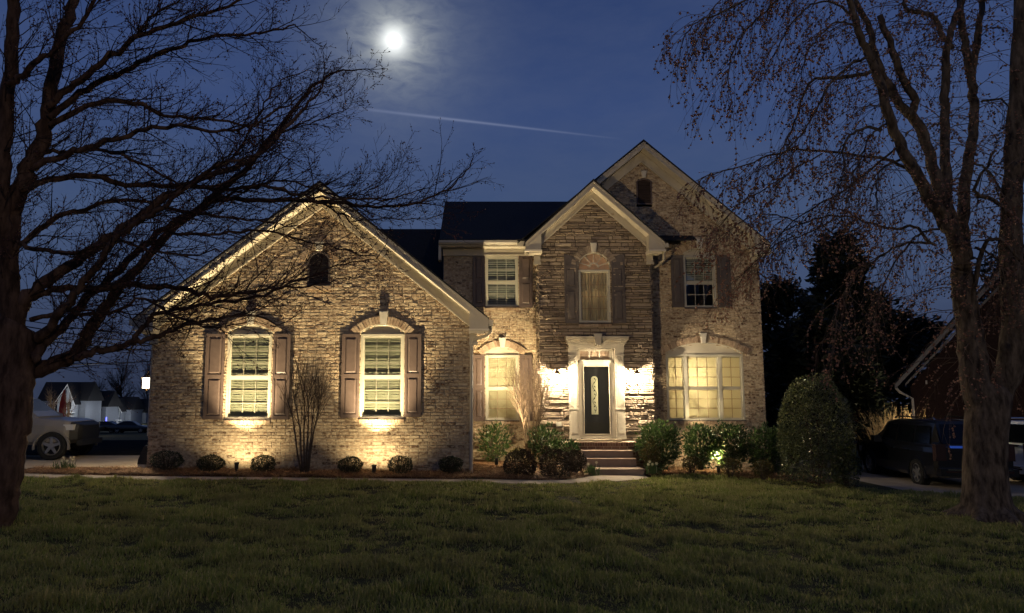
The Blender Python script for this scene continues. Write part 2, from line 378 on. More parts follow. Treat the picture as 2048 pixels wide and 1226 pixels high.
def window(Y, x0, x1, z0, z1, rise=0, zs=None, cols=3, rows=3, blind='slat', mull=None, sill=True, arch=True, curtain=False, mid=True, fan=False, low=0.0, slat_tilt=.020, pitch=.062, sh=.074):
    """frame with sashes, muntins, blind and glass set 8 cm into the wall; the head panel fills the arch"""
    zs = zs or z1; yf = Y+.035
    fr = MB(); c = .055
    fr.box(x0, x0+c, Y-.015, yf+.07, z0, z1); fr.box(x1-c, x1, Y-.015, yf+.07, z0, z1)
    fr.box(x0+c, x1-c, Y-.012, yf+.07, z1-c, z1); fr.box(x0+c, x1-c, Y-.012, yf+.07, z0, z0+.045)
    bays = [(x0+c, x1-c)]
    if mull:
        bays = []; p = x0+c
        for a, q in mull:
            fr.box(a, q, Y-.008, yf+.07, z0+.045, z1-c); bays.append((p, a)); p = q
        bays.append((p, x1-c))
    w = build('window', fr, MT['vinyl'], house)
    if rise:
        ap = arc_pts(x0, x1, zs, rise, 20); pa = MB()
        pa.prism([(x0, z1+.002), (x1, z1+.002)]+ap[::-1], Y+.035, Y+.10)
        if not fan: build('arch_panel', pa, MT['trim'], w)
        else: build('fanlight', pa, MT['fanlight'], w)
        bd = MB(); op = arc_pts(x0, x1, zs, rise, 20, .035)
        for i in range(19): bd.prism([ap[i], ap[i+1], op[i+1], op[i]], Y-.03, Y+.06)
        if fan:
            cx = (x0+x1)/2
            for t in (-1.2, -.6, 0, .6, 1.2):
                q = (cx+rise*.97*math.sin(t)*(x1-x0)/2/rise, zs+rise*.97*math.cos(t)); d = .012
                bd.prism([(cx+.1*math.sin(t)-d*math.cos(t), zs+.1*math.cos(t)+d*math.sin(t)), (cx+.1*math.sin(t)+d*math.cos(t), zs+.1*math.cos(t)-d*math.sin(t)), (q[0]+d*math.cos(t), q[1]-d*math.sin(t)), (q[0]-d*math.cos(t), q[1]+d*math.sin(t))], Y+.015, Y+.04)
            bd.prism([(cx+r*math.sin(t), zs+r*math.cos(t)) for r, t in [(.16, t) for t in np.linspace(-1.57, 1.57, 10)]+[(.12, t) for t in np.linspace(1.57, -1.57, 10)]], Y+.014, Y+.04)
        build('arch_trim', bd, MT['vinyl'], w)
    zm = (z0+z1)/2-.03
    for k, (a, q) in enumerate(bays):
        for up in ((1, 0) if mid else (2,)):
            lo, hi = ((zm, z1-c) if up == 1 else (z0+.045, zm)) if mid else (z0+.045, z1-c)
            ys = yf+(.0 if up == 1 else .025); m = MB(); g = MB() if blind != 'slat_grey' else m; t = .035
            m.box(a, a+t, ys, ys+.02, lo, hi); m.box(q-t, q, ys, ys+.02, lo, hi)
            m.box(a+t, q-t, ys+.001, ys+.02, hi-(t if up else .05), hi); m.box(a+t, q-t, ys+.001, ys+.02, lo, lo+(.05 if up == 1 else t))
            nc = cols if not mull or k == 1 else 2
            for i in range(1, nc):
                x = a+t+(q-a-2*t)*i/nc; g.box(x-.0085, x+.0085, ys+.004, ys+.016, lo+t, hi-t)
            for i in range(1, rows):
                z = lo+t+(hi-lo-2*t)*i/rows; g.box(a+t, q-t, ys+.006, ys+.015, z-.0085, z+.0085)
            s = build('sash', m, MT['vinyl'], w)
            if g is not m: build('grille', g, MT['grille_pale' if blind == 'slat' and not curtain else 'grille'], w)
            gl = MB(); gl.add([(a+t, ys+.010, lo+t), (q-t, ys+.010, lo+t), (q-t, ys+.010, hi-t), (a+t, ys+.010, hi-t)], [(0,1,2,3)])
            build('pane', gl, MT['glass'], w)
        yb = yf+.055
        if curtain:
            n = 60; m = MB(); vs = []; fs = []
            for i in range(n+1):
                u = i/n; x = a+(q-a)*u
                for z in (z0+.05, z0+.45*(z1-z0), z1-.06):
                    vs.append((x, yb+.03+.022*math.sin(u*46+z)+.01*math.sin(u*17), z))
            for i in range(n):
                for j in range(2): fs.append((i*3+j, i*3+3+j, i*3+4+j, i*3+1+j))
            m.add(vs, fs); build('curtain', m, MT['curtain'], w, smooth=True)
            m = MB(); n = 40                     # scalloped valance in front
            for i in range(n):
                u0, u1 = i/n, (i+1)/n; xa, xb = a+(q-a)*u0, a+(q-a)*u1
                dz = lambda u: z1-.55-.10*abs(math.sin(u*math.pi*3.5))
                m.add([(xa, yb+.004+.008*math.sin(u0*60), dz(u0)), (xb, yb+.004+.008*math.sin(u1*60), dz(u1)), (xb, yb+.004+.008*math.sin(u1*60), z1-.05), (xa, yb+.004+.008*math.sin(u0*60), z1-.05)], [(0,1,2,3)])
            build('valance', m, MT['curtain'], w)
        else:
            m = MB(); z = z1-c-.03; m.box(a+.01, q-.01, yb, yb+.05, z1-c-.05, z1-c-.001)
            while z > z0+.06+low*(z1-z0):
                d = slat_tilt; m.add([(a+.012, yb+.002+d, z-sh), (q-.012, yb+.002+d, z-sh), (q-.012, yb+.002, z-.002), (a+.012, yb+.002, z-.002)], [(0,1,2,3)])
                z -= pitch
            m.box(a+.012, q-.012, yb+.004, yb+.03, z-.0, z+.022)
            build('blind', m, MT[blind], w)
    if sill:
        m = MB(); n = int((x1-x0+.04)/.078); t = (x1-x0+.04)/n
        for i in range(n):
            xa = x0-.02+t*i; f = .05+rng.uniform(-.006, .006)
            m.prismY([(Y-f, z0-.115), (Y+.02, z0-.115), (Y+.05, z0-.012), (Y-f, z0-.035)], xa+.004, xa+t-.004)
        build('window_sill', m, MT['arch_brick'], w)
        m = MB(); m.box(x0-.01, x1+.01, Y-.03, Y+.04, z0-.012, z0+.016); build('sill_board', m, MT['shutter_dark'], w)
    return w
def pz(py, Y, px=935): return P(px, py, Y).z
def pxx(px, py, Y): return P(px, py, Y).x

# --- openings, measured off the photograph and set on their wall planes
class Op: pass
def op(Y, xa, xb, yh, ysill, yspring=None, ypeak=None):
    o = Op(); o.Y = Y; ymid = (yh+ysill)/2
    o.x0, o.x1 = pxx(xa, ymid, Y), pxx(xb, ymid, Y); o.z1 = pz(yh, Y); o.z0 = pz(ysill, Y)
    o.zs = pz(yspring, Y) if yspring else o.z1; o.rise = pz(ypeak, Y)-o.zs if ypeak else 0
    o.f = arch_fn(o.x0, o.x1, o.z0-.03, o.zs, o.rise); return o
W1 = op(YG, 453.5, 542.5, 668.5, 838, 666, 650.5)
W2 = op(YG, 721, 808, 668.5, 836, 665.5, 650.5)
W3 = op(YW, 971, 1038, 710, 841, 707, 695.5)
W4 = op(YW, 970.5, 1036.5, 511.5, 613.5)
W5 = op(YB, 1157.5, 1220.5, 539.5, 646, 535, 507)
W6 = op(YW, 1367.5, 1431.5, 511.5, 615.5, 509, 498.5)
W7 = op(YW, 1333, 1488, 708.5, 841, 707, 687)
DOOR = op(YB, 1157, 1230.5, 698, 878)
V1 = op(YG, 615.5, 660.5, 521, 571.5, 521, 503.5)
V2 = op(YW, 1272.5, 1303.5, 364, 409.5, 364, 357.5)

# gable outlines (top of roof at the overhang plane)
OVH = .42
def gab(px_apex, pxl, pxr, Yo):
    o = Op(); o.Yo = Yo; o.a = P(*px_apex, Yo); o.l = P(*pxl, Yo); o.r = P(*pxr, Yo); return o
G1 = gab((640, 366), (268, 637), (977, 638), YG-OVH)
G2 = gab((1187, 362), (1051, 481), (1330, 488), YB-OVH)
G3 = gab((1287, 283), (1034, 484), (1541, 488), YW-OVH)
zl = (G1.l.z+G1.r.z)/2; G1.l.z = G1.r.z = zl
zl = (G2.l.z+G2.r.z)/2; G2.l.z = G2.r.z = zl
G3.l.z = G3.r.z
def roofline(g, x):
    if x < g.a.x: return g.l.z+(g.a.z-g.l.z)*(x-g.l.x)/(g.a.x-g.l.x)
    return g.r.z+(g.a.z-g.r.z)*(g.r.x-x)/(g.r.x-g.a.x)
def outl(g, x0, x1, drop=.32):
    def f(z):
        zz = z+drop
        lo, hi = x0, x1
        if zz > g.l.z: lo = max(lo, g.l.x+(zz-g.l.z)/(g.a.z-g.l.z)*(g.a.x-g.l.x))
        if zz > g.r.z: hi = min(hi, g.r.x-(zz-g.r.z)/(g.a.z-g.r.z)*(g.r.x-g.a.x))
        return lo, hi
    return f
bm = [MT['brick'], MT['mortar']]
mb = MB(); masonry(mb, (0,YG,0), (1,0,0), (0,-1,0), -.3, G1.a.z-.3, outl(G1, GL, GR), [W1.f, W2.f, V1.f]); build('garage_wall', mb, bm, house)
mb = MB(); masonry(mb, (GR,YG,0), (0,1,0), (1,0,0), -.3, 3.9, lambda z: (0, YW-YG), [])
masonry(mb, (GL,YG,0), (0,1,0), (-1,0,0), -.3, 3.9, lambda z: (0, 7), []); build('garage_side_wall', mb, bm, house)
zfr = pz(509.5, YW)
mb = MB(); masonry(mb, (0,YW,0), (1,0,0), (0,-1,0), -.5, zfr+.05, lambda z: (ML, BL), [W3.f, W4.f]); build('entry_wall', mb, bm, house)
mb = MB(); masonry(mb, (0,YW,0), (1,0,0), (0,-1,0), -.7, G3.a.z-.3, outl(G3, BR-1.4, WR), [W6.f, W7.f, V2.f, lambda z: (BL, BR) if z < G2.r.z-.3 else None]); build('wing_wall', mb, bm, house)
mb = MB(); masonry(mb, (WR,YW,0), (0,1,0), (1,0,0), -.7, 6.6, lambda z: (0, 6), []); build('wing_side_wall', mb, bm, house)
sm = [MT['stone'], MT['stone_gap']]
mb = MB(); masonry(mb, (0,YB,0), (1,0,0), (0,-1,0), -.4, G2.a.z-.3, outl(G2, BL, BR), [W5.f, DOOR.f], stone=True)
masonry(mb, (BL,YB,0), (0,1,0), (-1,0,0), -.4, 6.5, lambda z: (0, YW-YB), [], stone=True)
masonry(mb, (BR,YB,0), (0,1,0), (1,0,0), -.4, 6.5, lambda z: (0, YW-YB), [], stone=True); build('stone_bay_wall', mb, sm, house)
mb = MB()   # plain side and rear walls close the house
mb.box(GL+.03, GR-.03, 29.9, 30.1, -.5, 5.4); mb.box(GL+.01, GL+.2, YG+7, 29.9, -.5, 3.9)
mb.box(ML, WR-.05, 30.2, 30.4, -.7, 6.5); mb.box(ML-.02, ML+.1, YW+.01, 30.2, -.5, 6.5); mb.box(WR-.1, WR-.005, YW+6, 30.2, -.7, 6.5)
build('rear_wall', mb, MT['siding'], house)

def gable_trim(g, Yw, Yback, lside=True, rside=True, fasc=.19, frz=.30, lret=True, rret=True, xmin=None):
    rf = MB(); th = .05
    rf.prism([(g.l.x,g.l.z),(g.a.x,g.a.z),(g.a.x,g.a.z+th*1.3),(g.l.x-.02,g.l.z+.02)], g.Yo-.03, Yback)
    rf.prism([(g.a.x,g.a.z),(g.r.x,g.r.z),(g.r.x+.02,g.r.z+.02),(g.a.x,g.a.z+th*1.3)], g.Yo-.03, Yback)
    ro = build('roof', rf, MT['shingle'], house)
    fa, so, fz = MB(), MB(), MB()
    for e, s, on in ((g.l, -1, lside), (g.r, 1, rside)):
        if not on: continue
        ex, ez = e.x, e.z
        if xmin is not None and s < 0: ez = roofline(g, xmin); ex = xmin
        def strip(mb, d0, d1, y0, y1, cut=0):
            xi = ex-s*cut; zi = roofline(g, xi)
            mb.prism([(g.a.x, g.a.z-d0), (xi, zi-d0), (xi, zi-d1), (g.a.x, g.a.z-d1)], y0, y1)
        strip(fa, .004, fasc, g.Yo, g.Yo+.03); strip(fa, .004, .055, g.Yo-.022, g.Yo-.001)
        strip(fa, fasc-.03, fasc+.012, g.Yo-.012, g.Yo-.001)
        strip(so, fasc-.01, fasc+.014, g.Yo+.031, Yw-.001)
        wl = abs(ex-g.a.x); c = max(0, abs(ex-{-1: GL, 1: GR}[s])) if False else .40
        strip(fz, fasc+.016, fasc+frz, Yw-.055, Yw-.001, c*.55); strip(fz, fasc+frz-.005, fasc+frz+.045, Yw-.085, Yw-.001, c*.55)
        ret = lret if s < 0 else rret
        if ret and not (xmin is not None and s < 0):      # boxed cornice return
            w = .46; xi = ex-s*w
            fa.prism([(ex, ez-fasc), (xi, roofline(g, xi)-fasc), (xi, ez-fasc-.05), (ex, ez-fasc-.05)], g.Yo+.005, Yw-.002)
            so.box(ex+s*.02, xi-s*.02, g.Yo-.03, Yw-.002, ez-fasc-.10, ez-fasc-.05)
            so.box(ex-s*.10, xi-s*.02, g.Yo+.03, Yw-.002, ez-fasc-.15, ez-fasc-.10)
            fz.box(xi-s*.005, xi+s*.18, Yw-.09, Yw-.001, ez-fasc-.36, roofline(g, xi)-fasc-.05)
            fz.box(xi-s*.02, xi+s*.20, Yw-.105, Yw-.001, ez-fasc-.42, ez-fasc-.36)
    build('rake_board', fa, MT['trim'], house); build('soffit', so, MT['soffit'], house); build('frieze_board', fz, MT['trim'], house)
    return ro
gable_trim(G1, YG, 25.5); gable_trim(G2, YB, 26.2, fasc=.17, frz=.24); gable_trim(G3, YW, 29.5, xmin=BR-1.5, lret=False)
# main roof between the garage and the bay, its eave, gutter and frieze
eL, eR = pxx(879, 480, YW-OVH), BL-.05; ze = pz(479, YW-OVH); zr = pz(403, 27.4)
mb = MB(); mb.prismY([(YW-OVH-.03, ze), (27.4, zr), (32.4, ze), (32.4, ze-.05), (27.4, zr-.06), (YW-OVH-.03, ze-.04)], eL, WR-2); build('roof', mb, MT['shingle'], house)
mb = MB(); mb.prismY([(YW+.3, 5.0), (26.6, pz(458, 26.6)), (30.5, 5.0), (30.5, 4.9), (26.6, pz(458, 26.6)-.08), (YW+.3, 4.9)], -7.3, eL+.06); build('roof', mb, MT['shingle'], house)
mb = MB(); mb.prism([(ML+.02, 5.2), (ML+.02, 6.4), (ML-.0, 6.4), (ML, 5.2)], YW+.3, 30); mb.prismY([(YW, 6.3), (27.4, zr-.1), (31.5, 6.3)], ML+.0, ML+.08); build('gable_end', mb, MT['siding'], house)
mb = MB(); y0 = YW-OVH
mb.box(eL, eR, y0+.01, y0+.04, ze-.20, ze-.045); build('fascia_board', mb, MT['trim'], house)
mb = MB(); mb.prismY([(y0+.009, ze-.05), (y0+.009, ze-.165), (y0-.07, ze-.165), (y0-.115, ze-.11), (y0-.115, ze-.045), (y0-.095, ze-.045), (y0-.095, ze-.06)], eL-.02, BL-.62); gut = build('gutter', mb, MT['trim'], house)
mb = MB(); mb.box(eL+.03, BL-.02, y0+.04, YW-.02, ze-.21, ze-.185); build('soffit', mb, MT['soffit'], house)
mb = MB(); mb.box(ML-.03, BL-.005, YW-.06, YW-.002, zfr, ze-.21); mb.box(ML-.03, BL-.005, YW-.085, YW-.002, zfr-.04, zfr); build('frieze_board', mb, MT['trim'], house)
mb = MB()
for i in range(26): x = ML+.1+i*.11; mb.box(x, x+.05, YW-.092, YW-.06, ze-.265, ze-.215)

mb = MB(); mb.box(eL-.03, eL+.05, y0+.0, YW-.0, ze-.62, ze-.05); build('cornice_end', mb, MT['trim'], house)
# gutters and downspouts
def downspout(pts, r=.042):
    mb = MB(); mb.tube(pts, r, 8); build('downspout', mb, MT['trim'], house)
mb = MB(); mb.box(G1.r.x+.005, G1.r.x+.11, G1.Yo-.02, YW-.5, G1.r.z-.16, G1.r.z-.03); build('gutter', mb, MT['trim'], house); mb = MB(); mb.box(G1.l.x-.11, G1.l.x-.005, G1.Yo-.02, YG+7, G1.l.z-.16, G1.l.z-.03); build('gutter', mb, MT['trim'], house); mb = MB()
mb.box(G2.r.x+.005, G2.r.x+.10, G2.Yo-.02, YW-.05, G2.r.z-.15, G2.r.z-.03); build('gutter', mb, MT['trim'], house)
gx, gz = G1.r.x+.05, G1.r.z-.14
downspout([(gx, YG-.12, gz), (gx, YG-.12, gz-.14), (gx-.08, YG-.1, gz-.24), (GR+.06, YG-.08, gz-.34), (GR+.0, YG-.065, gz-.48), (GR-.01, YG-.065, .2)])
gx, gz = G2.r.x+.05, G2.r.z-.13
downspout([(gx, YB-.1, gz), (gx, YB-.05, gz-.32), (gx-.1, YB+.2, gz-.45), (BR+.08, YW-.2, gz-.55), (BR+.055, YW-.09, gz-.72), (BR+.055, YW-.085, .1)])
downspout([(GL-.35, YG+.2, G1.l.z-.14), (GL-.33, YG+.2, G1.l.z-.3), (GL-.06, YG+.15, G1.l.z-.55), (GL-.05, YG+.12, 1.1)], .045)

# windows
rooms = []
window(YG, W1.x0, W1.x1, W1.z0, W1.z1, W1.rise, W1.zs, 3, 3, 'slat', slat_tilt=.013, pitch=.064, sh=.064); window(YG, W2.x0, W2.x1, W2.z0, W2.z1, W2.rise, W2.zs, 3, 3, 'slat', slat_tilt=.013, pitch=.064, sh=.064)
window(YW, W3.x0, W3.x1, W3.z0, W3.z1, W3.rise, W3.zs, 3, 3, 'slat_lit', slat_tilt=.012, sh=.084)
window(YW, W4.x0, W4.x1, W4.z0, W4.z1, 0, None, 3, 2, 'slat_grey', slat_tilt=.03, pitch=.07, sh=.05)
window(YB, W5.x0, W5.x1, W5.z0, W5.z1, W5.rise, W5.zs, 3, 4, curtain=True, fan=True, mid=False)
window(YW, W6.x0, W6.x1, W6.z0, W6.z1, W6.rise, W6.zs, 3, 2, 'slat_grey', low=.47, slat_tilt=.03, pitch=.07, sh=.05)
m1 = pxx(1372, 775, YW); m2 = pxx(1441, 775, YW)
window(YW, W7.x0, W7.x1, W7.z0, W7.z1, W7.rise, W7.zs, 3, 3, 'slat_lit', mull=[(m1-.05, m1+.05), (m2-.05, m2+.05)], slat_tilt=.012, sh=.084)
for w_, kb in ((W1, 1), (W2, 1), (W3, 1), (W6, 1), (W7, 1)):
    build('brick_arch', voussoirs(w_.Y, w_.x0, w_.x1, w_.zs, w_.rise), MT['arch_brick'], house)
build('brick_arch', voussoirs(YB, W5.x0, W5.x1, W5.zs, min(W5.rise, (W5.x1-W5.x0)/2), .24, .07, .05), MT['stone'], house)
build('brick_arch', voussoirs(YG, V1.x0-.04, V1.x1+.04, V1.zs, V1.rise+.03, .16, .075, .05, .02), MT['arch_brick'], house)
for Y, xb0, xb1, xt0, xt1, yt, yb_ in ((YG, 762, 774, 758.7, 776, 623, 651), (YG, 497, 509, 494, 511, 622, 650), (YG, 634, 645, 631, 648.5, 485, 502), (YW, 1000.5, 1008.5, 996.5, 1011, 675, 695.5),
        (YB, 1182, 1191, 1180, 1193, 486.5, 506), (YW, 1393.5, 1401, 1389.7, 1404, 479, 498.5), (YW, 1401, 1409, 1398, 1412, 666, 687), (YW, 1283.5, 1289.5, 1280.6, 1292.4, 343, 357)):
    zt, zb = pz(yt, Y), pz(yb_, Y); ym = (yt+yb_)/2
    keystone(Y, pxx((xb0+xb1)/2, ym, Y), zb, zt, pxx(xb1, ym, Y)-pxx(xb0, ym, Y), pxx(xt1, ym, Y)-pxx(xt0, ym, Y))
for Y, xa, xb, yt, yb_, mm in ((YG, 411, 448.5, 668, 839, 'shutter'), (YG, 546, 580.5, 668, 839, 'shutter'), (YG, 683.5, 719, 668.5, 836, 'shutter'), (YG, 809.8, 842.5, 668.5, 834, 'shutter'),
        (YW, 946.8, 969, 710, 842, 'shutter'), (YW, 1040, 1064.5, 710, 842, 'shutter'), (YW, 945.5, 969.5, 509.5, 614, 'shutter'), (YW, 1038, 1065, 509.5, 615, 'shutter'),
        (YW, 1342, 1366, 511, 615, 'shutter_dark'), (YW, 1433.5, 1460, 511, 615, 'shutter_dark')):
    ym = (yt+yb_)/2; shutter(Y, pxx(xa, ym, Y), pxx(xb, ym, Y), pz(yb_, Y), pz(yt, Y), mm)
arch_dir = 1; shutter(YB, pxx(1128.5, 575, YB), pxx(1155.5, 575, YB), pz(647, YB), pz(508.5, YB), 'shutter_dark', arch=pz(508.5, YB)-pz(530, YB))
arch_dir = -1; shutter(YB, pxx(1223, 575, YB), pxx(1249.5, 575, YB), pz(647, YB), pz(508.5, YB), 'shutter_dark', arch=pz(508.5, YB)-pz(530, YB))
# louvred gable vents
def vent(o, Y, m):
    fr = MB(); c = .04
    ap = arc_pts(o.x0, o.x1, o.zs, o.rise, 14); ip = arc_pts(o.x0+c, o.x1-c, o.zs, max(o.rise-c, .01), 14)
    for i in range(13): fr.prism([ap[i], ap[i+1], ip[i+1], ip[i]], Y-.04, Y+.06)
    fr.box(o.x0, o.x0+c, Y-.04, Y+.06, o.z0, o.zs); fr.box(o.x1-c, o.x1, Y-.04, Y+.06, o.z0, o.zs); fr.box(o.x0+c, o.x1-c, Y-.04, Y+.06, o.z0, o.z0+c)
    v = build('gable_vent', fr, MT[m], house); lv = MB(); z = o.z0+c
    f = arch_fn(o.x0+c, o.x1-c, o.z0, o.zs, max(o.rise-c, .01))
    while z < o.zs+o.rise-c-.03:
        q = f(z+.03)
        if q: lv.add([(q[0], Y-.03, z), (q[1], Y-.03, z), (q[1], Y+.03, z+.05), (q[0], Y+.03, z+.05)], [(0,1,2,3)])
        z += .052
    lv.prism([(o.x0+c, o.z0+c), (o.x1-c, o.z0+c)]+ip[::-1], Y+.07, Y+.09)
    build('louvre', lv, MT[m], v)
vent(V1, YG, 'shutter_dark'); vent(V2, YW, 'shutter')
mb = MB(); mb.box(V1.x0-.03, V1.x1+.03, YG-.06, YG+.01, V1.z0-.11, V1.z0-.01); build('vent_sill', mb, MT['arch_brick'], house)
# lit rooms behind two windows, each with its lamp
for w_, dx, dz, e in ((W3, .0, .55, 95), (W7, -.30, .30, 215)):
    mb = MB(); a, c = w_.x0-.3, w_.x1+.3; y0_, y1_ = YW+.24, YW+2.6; lo, hi = w_.z0-.6, w_.z1+.3
    mb.box(a-.05, a, y0_, y1_, lo, hi); mb.box(c, c+.05, y0_, y1_, lo, hi); mb.box(a, c, y1_, y1_+.05, lo, hi); mb.box(a, c, y0_, y1_, lo-.05, lo); mb.box(a, c, y0_, y1_, hi, hi+.05)
    mb.box(a, w_.x0-.01, y0_-.03, y0_+.0, lo, hi); mb.box(w_.x1+.01, c, y0_-.03, y0_, lo, hi); mb.box(w_.x0-.01, w_.x1+.01, y0_-.03, y0_, lo, w_.z0-.01); mb.box(w_.x0-.01, w_.x1+.01, y0_-.03, y0_, w_.z1+.06, hi)
    build('lit_room', mb, MT['room'], house)
    xc = (w_.x0+w_.x1)/2+dx; zc = (w_.z0+w_.z1)/2+dz
    lamp('POINT', 'room_lamp', (xc, YW+.75, zc), e*.8, (1, .78, .42), shadow_soft_size=.06)
mb = MB(); a, c = W5.x0-.3, W5.x1+.3
mb.box(a, c, YB+.9, YB+.95, W5.z0-.3, W5.zs+W5.rise+.3); build('room_backdrop', mb, MT['room'], house)
lamp('POINT', 'room_lamp', ((a+c)/2, YB+.6, W5.zs-.2), 16, (1, .66, .36), shadow_soft_size=.08)

# door, its surround and the porch
Yd = YB; dt, db = pz(698, YB), pz(878, YB)
dxl, dxr = DOOR.x0, DOOR.x1
mb = MB(); zt1, zt0 = pz(701, YB), pz(720, YB)
mb.box(dxl, dxr, Yd+.0, Yd+.12, zt0-.09, zt0-.0); mb.box(dxl, dxr, Yd+.0, Yd+.12, zt1, dt); mb.box(dxl, dxl+.05, Yd, Yd+.12, db, dt); mb.box(dxr-.05, dxr, Yd, Yd+.12, db, dt)
ds = build('door_frame', mb, MT['trim'], house)
a, c = pxx(1159, 711, YB), pxx(1220, 711, YB); w3 = (c-a)/3; mb = MB(); gl = MB()
for i in range(3):
    p, q = a+w3*i, a+w3*(i+1); t = .018
    for bx in ((p, p+t, zt0, zt1), (q-t, q, zt0, zt1)): mb.box(bx[0], bx[1], Yd+.05, Yd+.09, bx[2], bx[3])
    gl.box(p+t, q-t, Yd+.07, Yd+.085, zt0+t, zt1-t)
mb.box(dxl+.05, a, Yd+.049, Yd+.09, zt0, zt1); mb.box(c, dxr-.05, Yd+.049, Yd+.09, zt0, zt1); mb.box(a, c, Yd+.052, Yd+.091, zt0, zt0+.018); mb.box(a, c, Yd+.052, Yd+.091, zt1-.018, zt1)
tr = build('transom', mb, MT['trim'], house); build('transom_light', gl, MT['fanlight'], tr)
sx0, sx1, sz1, sz0 = pxx(1160, 800, YB), pxx(1228, 800, YB), pz(725, YB), pz(876, YB)
gx0, gx1, gz1, gz0 = pxx(1168.5, 800, YB), pxx(1219, 800, YB), pz(733, YB), pz(868, YB)
mb = MB(); y = Yd+.02
for bx in ((sx0, gx0, sz0, sz1), (gx1, sx1, sz0, sz1), (gx0, gx1, gz1, sz1), (gx0, gx1, sz0, gz0)): mb.box(bx[0], bx[1], y, y+.035, bx[2], bx[3])
t = .016
for bx in ((gx0-t, gx0, gz0-t, gz1+t), (gx1, gx1+t, gz0-t, gz1+t), (gx0, gx1, gz1, gz1+t), (gx0, gx1, gz0-t, gz0)): mb.box(bx[0], bx[1], y-.01, y-.0005, bx[2], bx[3])
door = build('storm_door', mb, MT['trim'], house)
gl = MB(); gl.add([(gx0, y+.02, gz0), (gx1, y+.02, gz0), (gx1, y+.02, gz1), (gx0, y+.02, gz1)], [(0,1,2,3)]); build('pane', gl, MT['glass'], door)
mb = MB(); mb.box(sx0, sx1, Yd+.16, Yd+.21, db, zt0-.09); build('front_door', mb, MT['door'], house)
ox0, ox1, oz1, oz0 = pxx(1184.3, 790, YB), pxx(1197.7, 790, YB), pz(752, YB), pz(829, YB); oc = (ox0+ox1)/2; ow = (ox1-ox0)/2
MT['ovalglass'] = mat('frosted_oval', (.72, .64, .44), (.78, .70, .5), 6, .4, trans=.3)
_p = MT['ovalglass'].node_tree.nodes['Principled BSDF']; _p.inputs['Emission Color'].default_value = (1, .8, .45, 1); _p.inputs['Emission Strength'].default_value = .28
mb = MB(); mb.prism([(ox0, oz0), (ox1, oz0)]+[(oc+ow*math.cos(t), oz1-ow+ow*math.sin(t)) for t in np.linspace(0, math.pi, 12)], Yd+.145, Yd+.162); ov = build('door_light', mb, MT['ovalglass'], house)
mb = MB(); n = 60; L = oz1-oz0
pts = [(oc+ow*.55*math.sin(i/n*math.pi*4.5), Yd+.143, oz0+.05+(L-.12)*i/n) for i in range(n+1)]; mb.tube(pts, .006, 4)
for i in range(9):
    z = oz0+.09+(L-.2)*i/8; s = 1 if i % 2 else -1; x = oc-s*ow*.3
    mb.prism([(x, z), (x+s*.035, z+.02), (x+s*.05, z+.06), (x+s*.01, z+.045)], Yd+.138, Yd+.144)
build('iron_scroll', mb, MT['black_metal'], ov)
mb = MB(); hx, hz = pxx(1224.5, 800, YB), pz(799, YB)
mb.box(hx-.018, hx+.018, y-.02, y-.0, hz-.10, hz+.10); mb.tube([(hx, y-.02, hz), (hx, y-.055, hz), (hx-.09, y-.06, hz)], .010, 8); mb.tube([(hx, y-.01, hz+.07), (hx, y-.035, hz+.07)], .016, 8); build('handle', mb, MT['steel'], door)
# pilasters
for a, c in ((1137.5, 1156), (1231, 1249)):
    x0, x1 = pxx(a, 790, YB), pxx(c, 790, YB); z0, z1 = db, pz(697.5, YB); zc = pz(817, YB); mb = MB(); yb = YB-.06
    mb.box(x0, x1, yb, YB+.03, z0, z1)
    mb.box(x0-.015, x1+.015, yb-.03, yb+.02, z0, z0+.10)
    mb.box(x0-.01, x1+.01, yb-.025, yb+.02, zc-.03, zc+.02)
    mb.box(x0-.01, x1+.01, yb-.025, yb+.02, pz(710.5, YB)-.02, pz(710.5, YB)+.015)
    mb.box(x0-.012, x1+.012, yb-.03, yb+.02, z1-.04, z1)
    w = (x1-x0); fz0, fz1 = zc+.02, pz(710.5, YB)-.02; n = 6
    for i in range(n): 
        u = x0+.03+(w-.06)*(i+.5)/n; mb.tube([(u, yb-.002, fz0), (u, yb-.002, fz1)], (w-.06)/n*.36, 8)
    mb.box(x0+.05, x1-.05, yb-.018, yb+.01, z0+.16, zc-.08)
    build('pilaster', mb, MT['trim'], house)
# entablature
x0, x1 = pxx(1128.5, 680, YB), pxx(1254.5, 680, YB); z0, z1 = pz(697.5, YB), pz(674, YB); mb = MB(); h = z1-z0
for k, (u0, u1, o, ins) in enumerate(((0, .30, .09, .115), (.30, .42, .12, .085), (.42, .58, .15, .06), (.58, .72, .20, .035), (.72, .88, .26, .012), (.88, 1, .29, 0))):
    mb.box(x0+ins, x1-ins, YB-o, YB+.02, z0+h*u0, z0+h*u1+(.0 if k == 5 else .0))
build('entablature', mb, MT['trim'], house)
mb = MB(); xc = pxx(1192.5, 680, YB); zt, zb = pz(669, YB), pz(692, YB)
mb.prism([(xc-.065, zb), (xc+.065, zb), (xc+.12, zt), (xc-.12, zt)], YB-.33, YB); build('keystone', mb, MT['trim'], house)
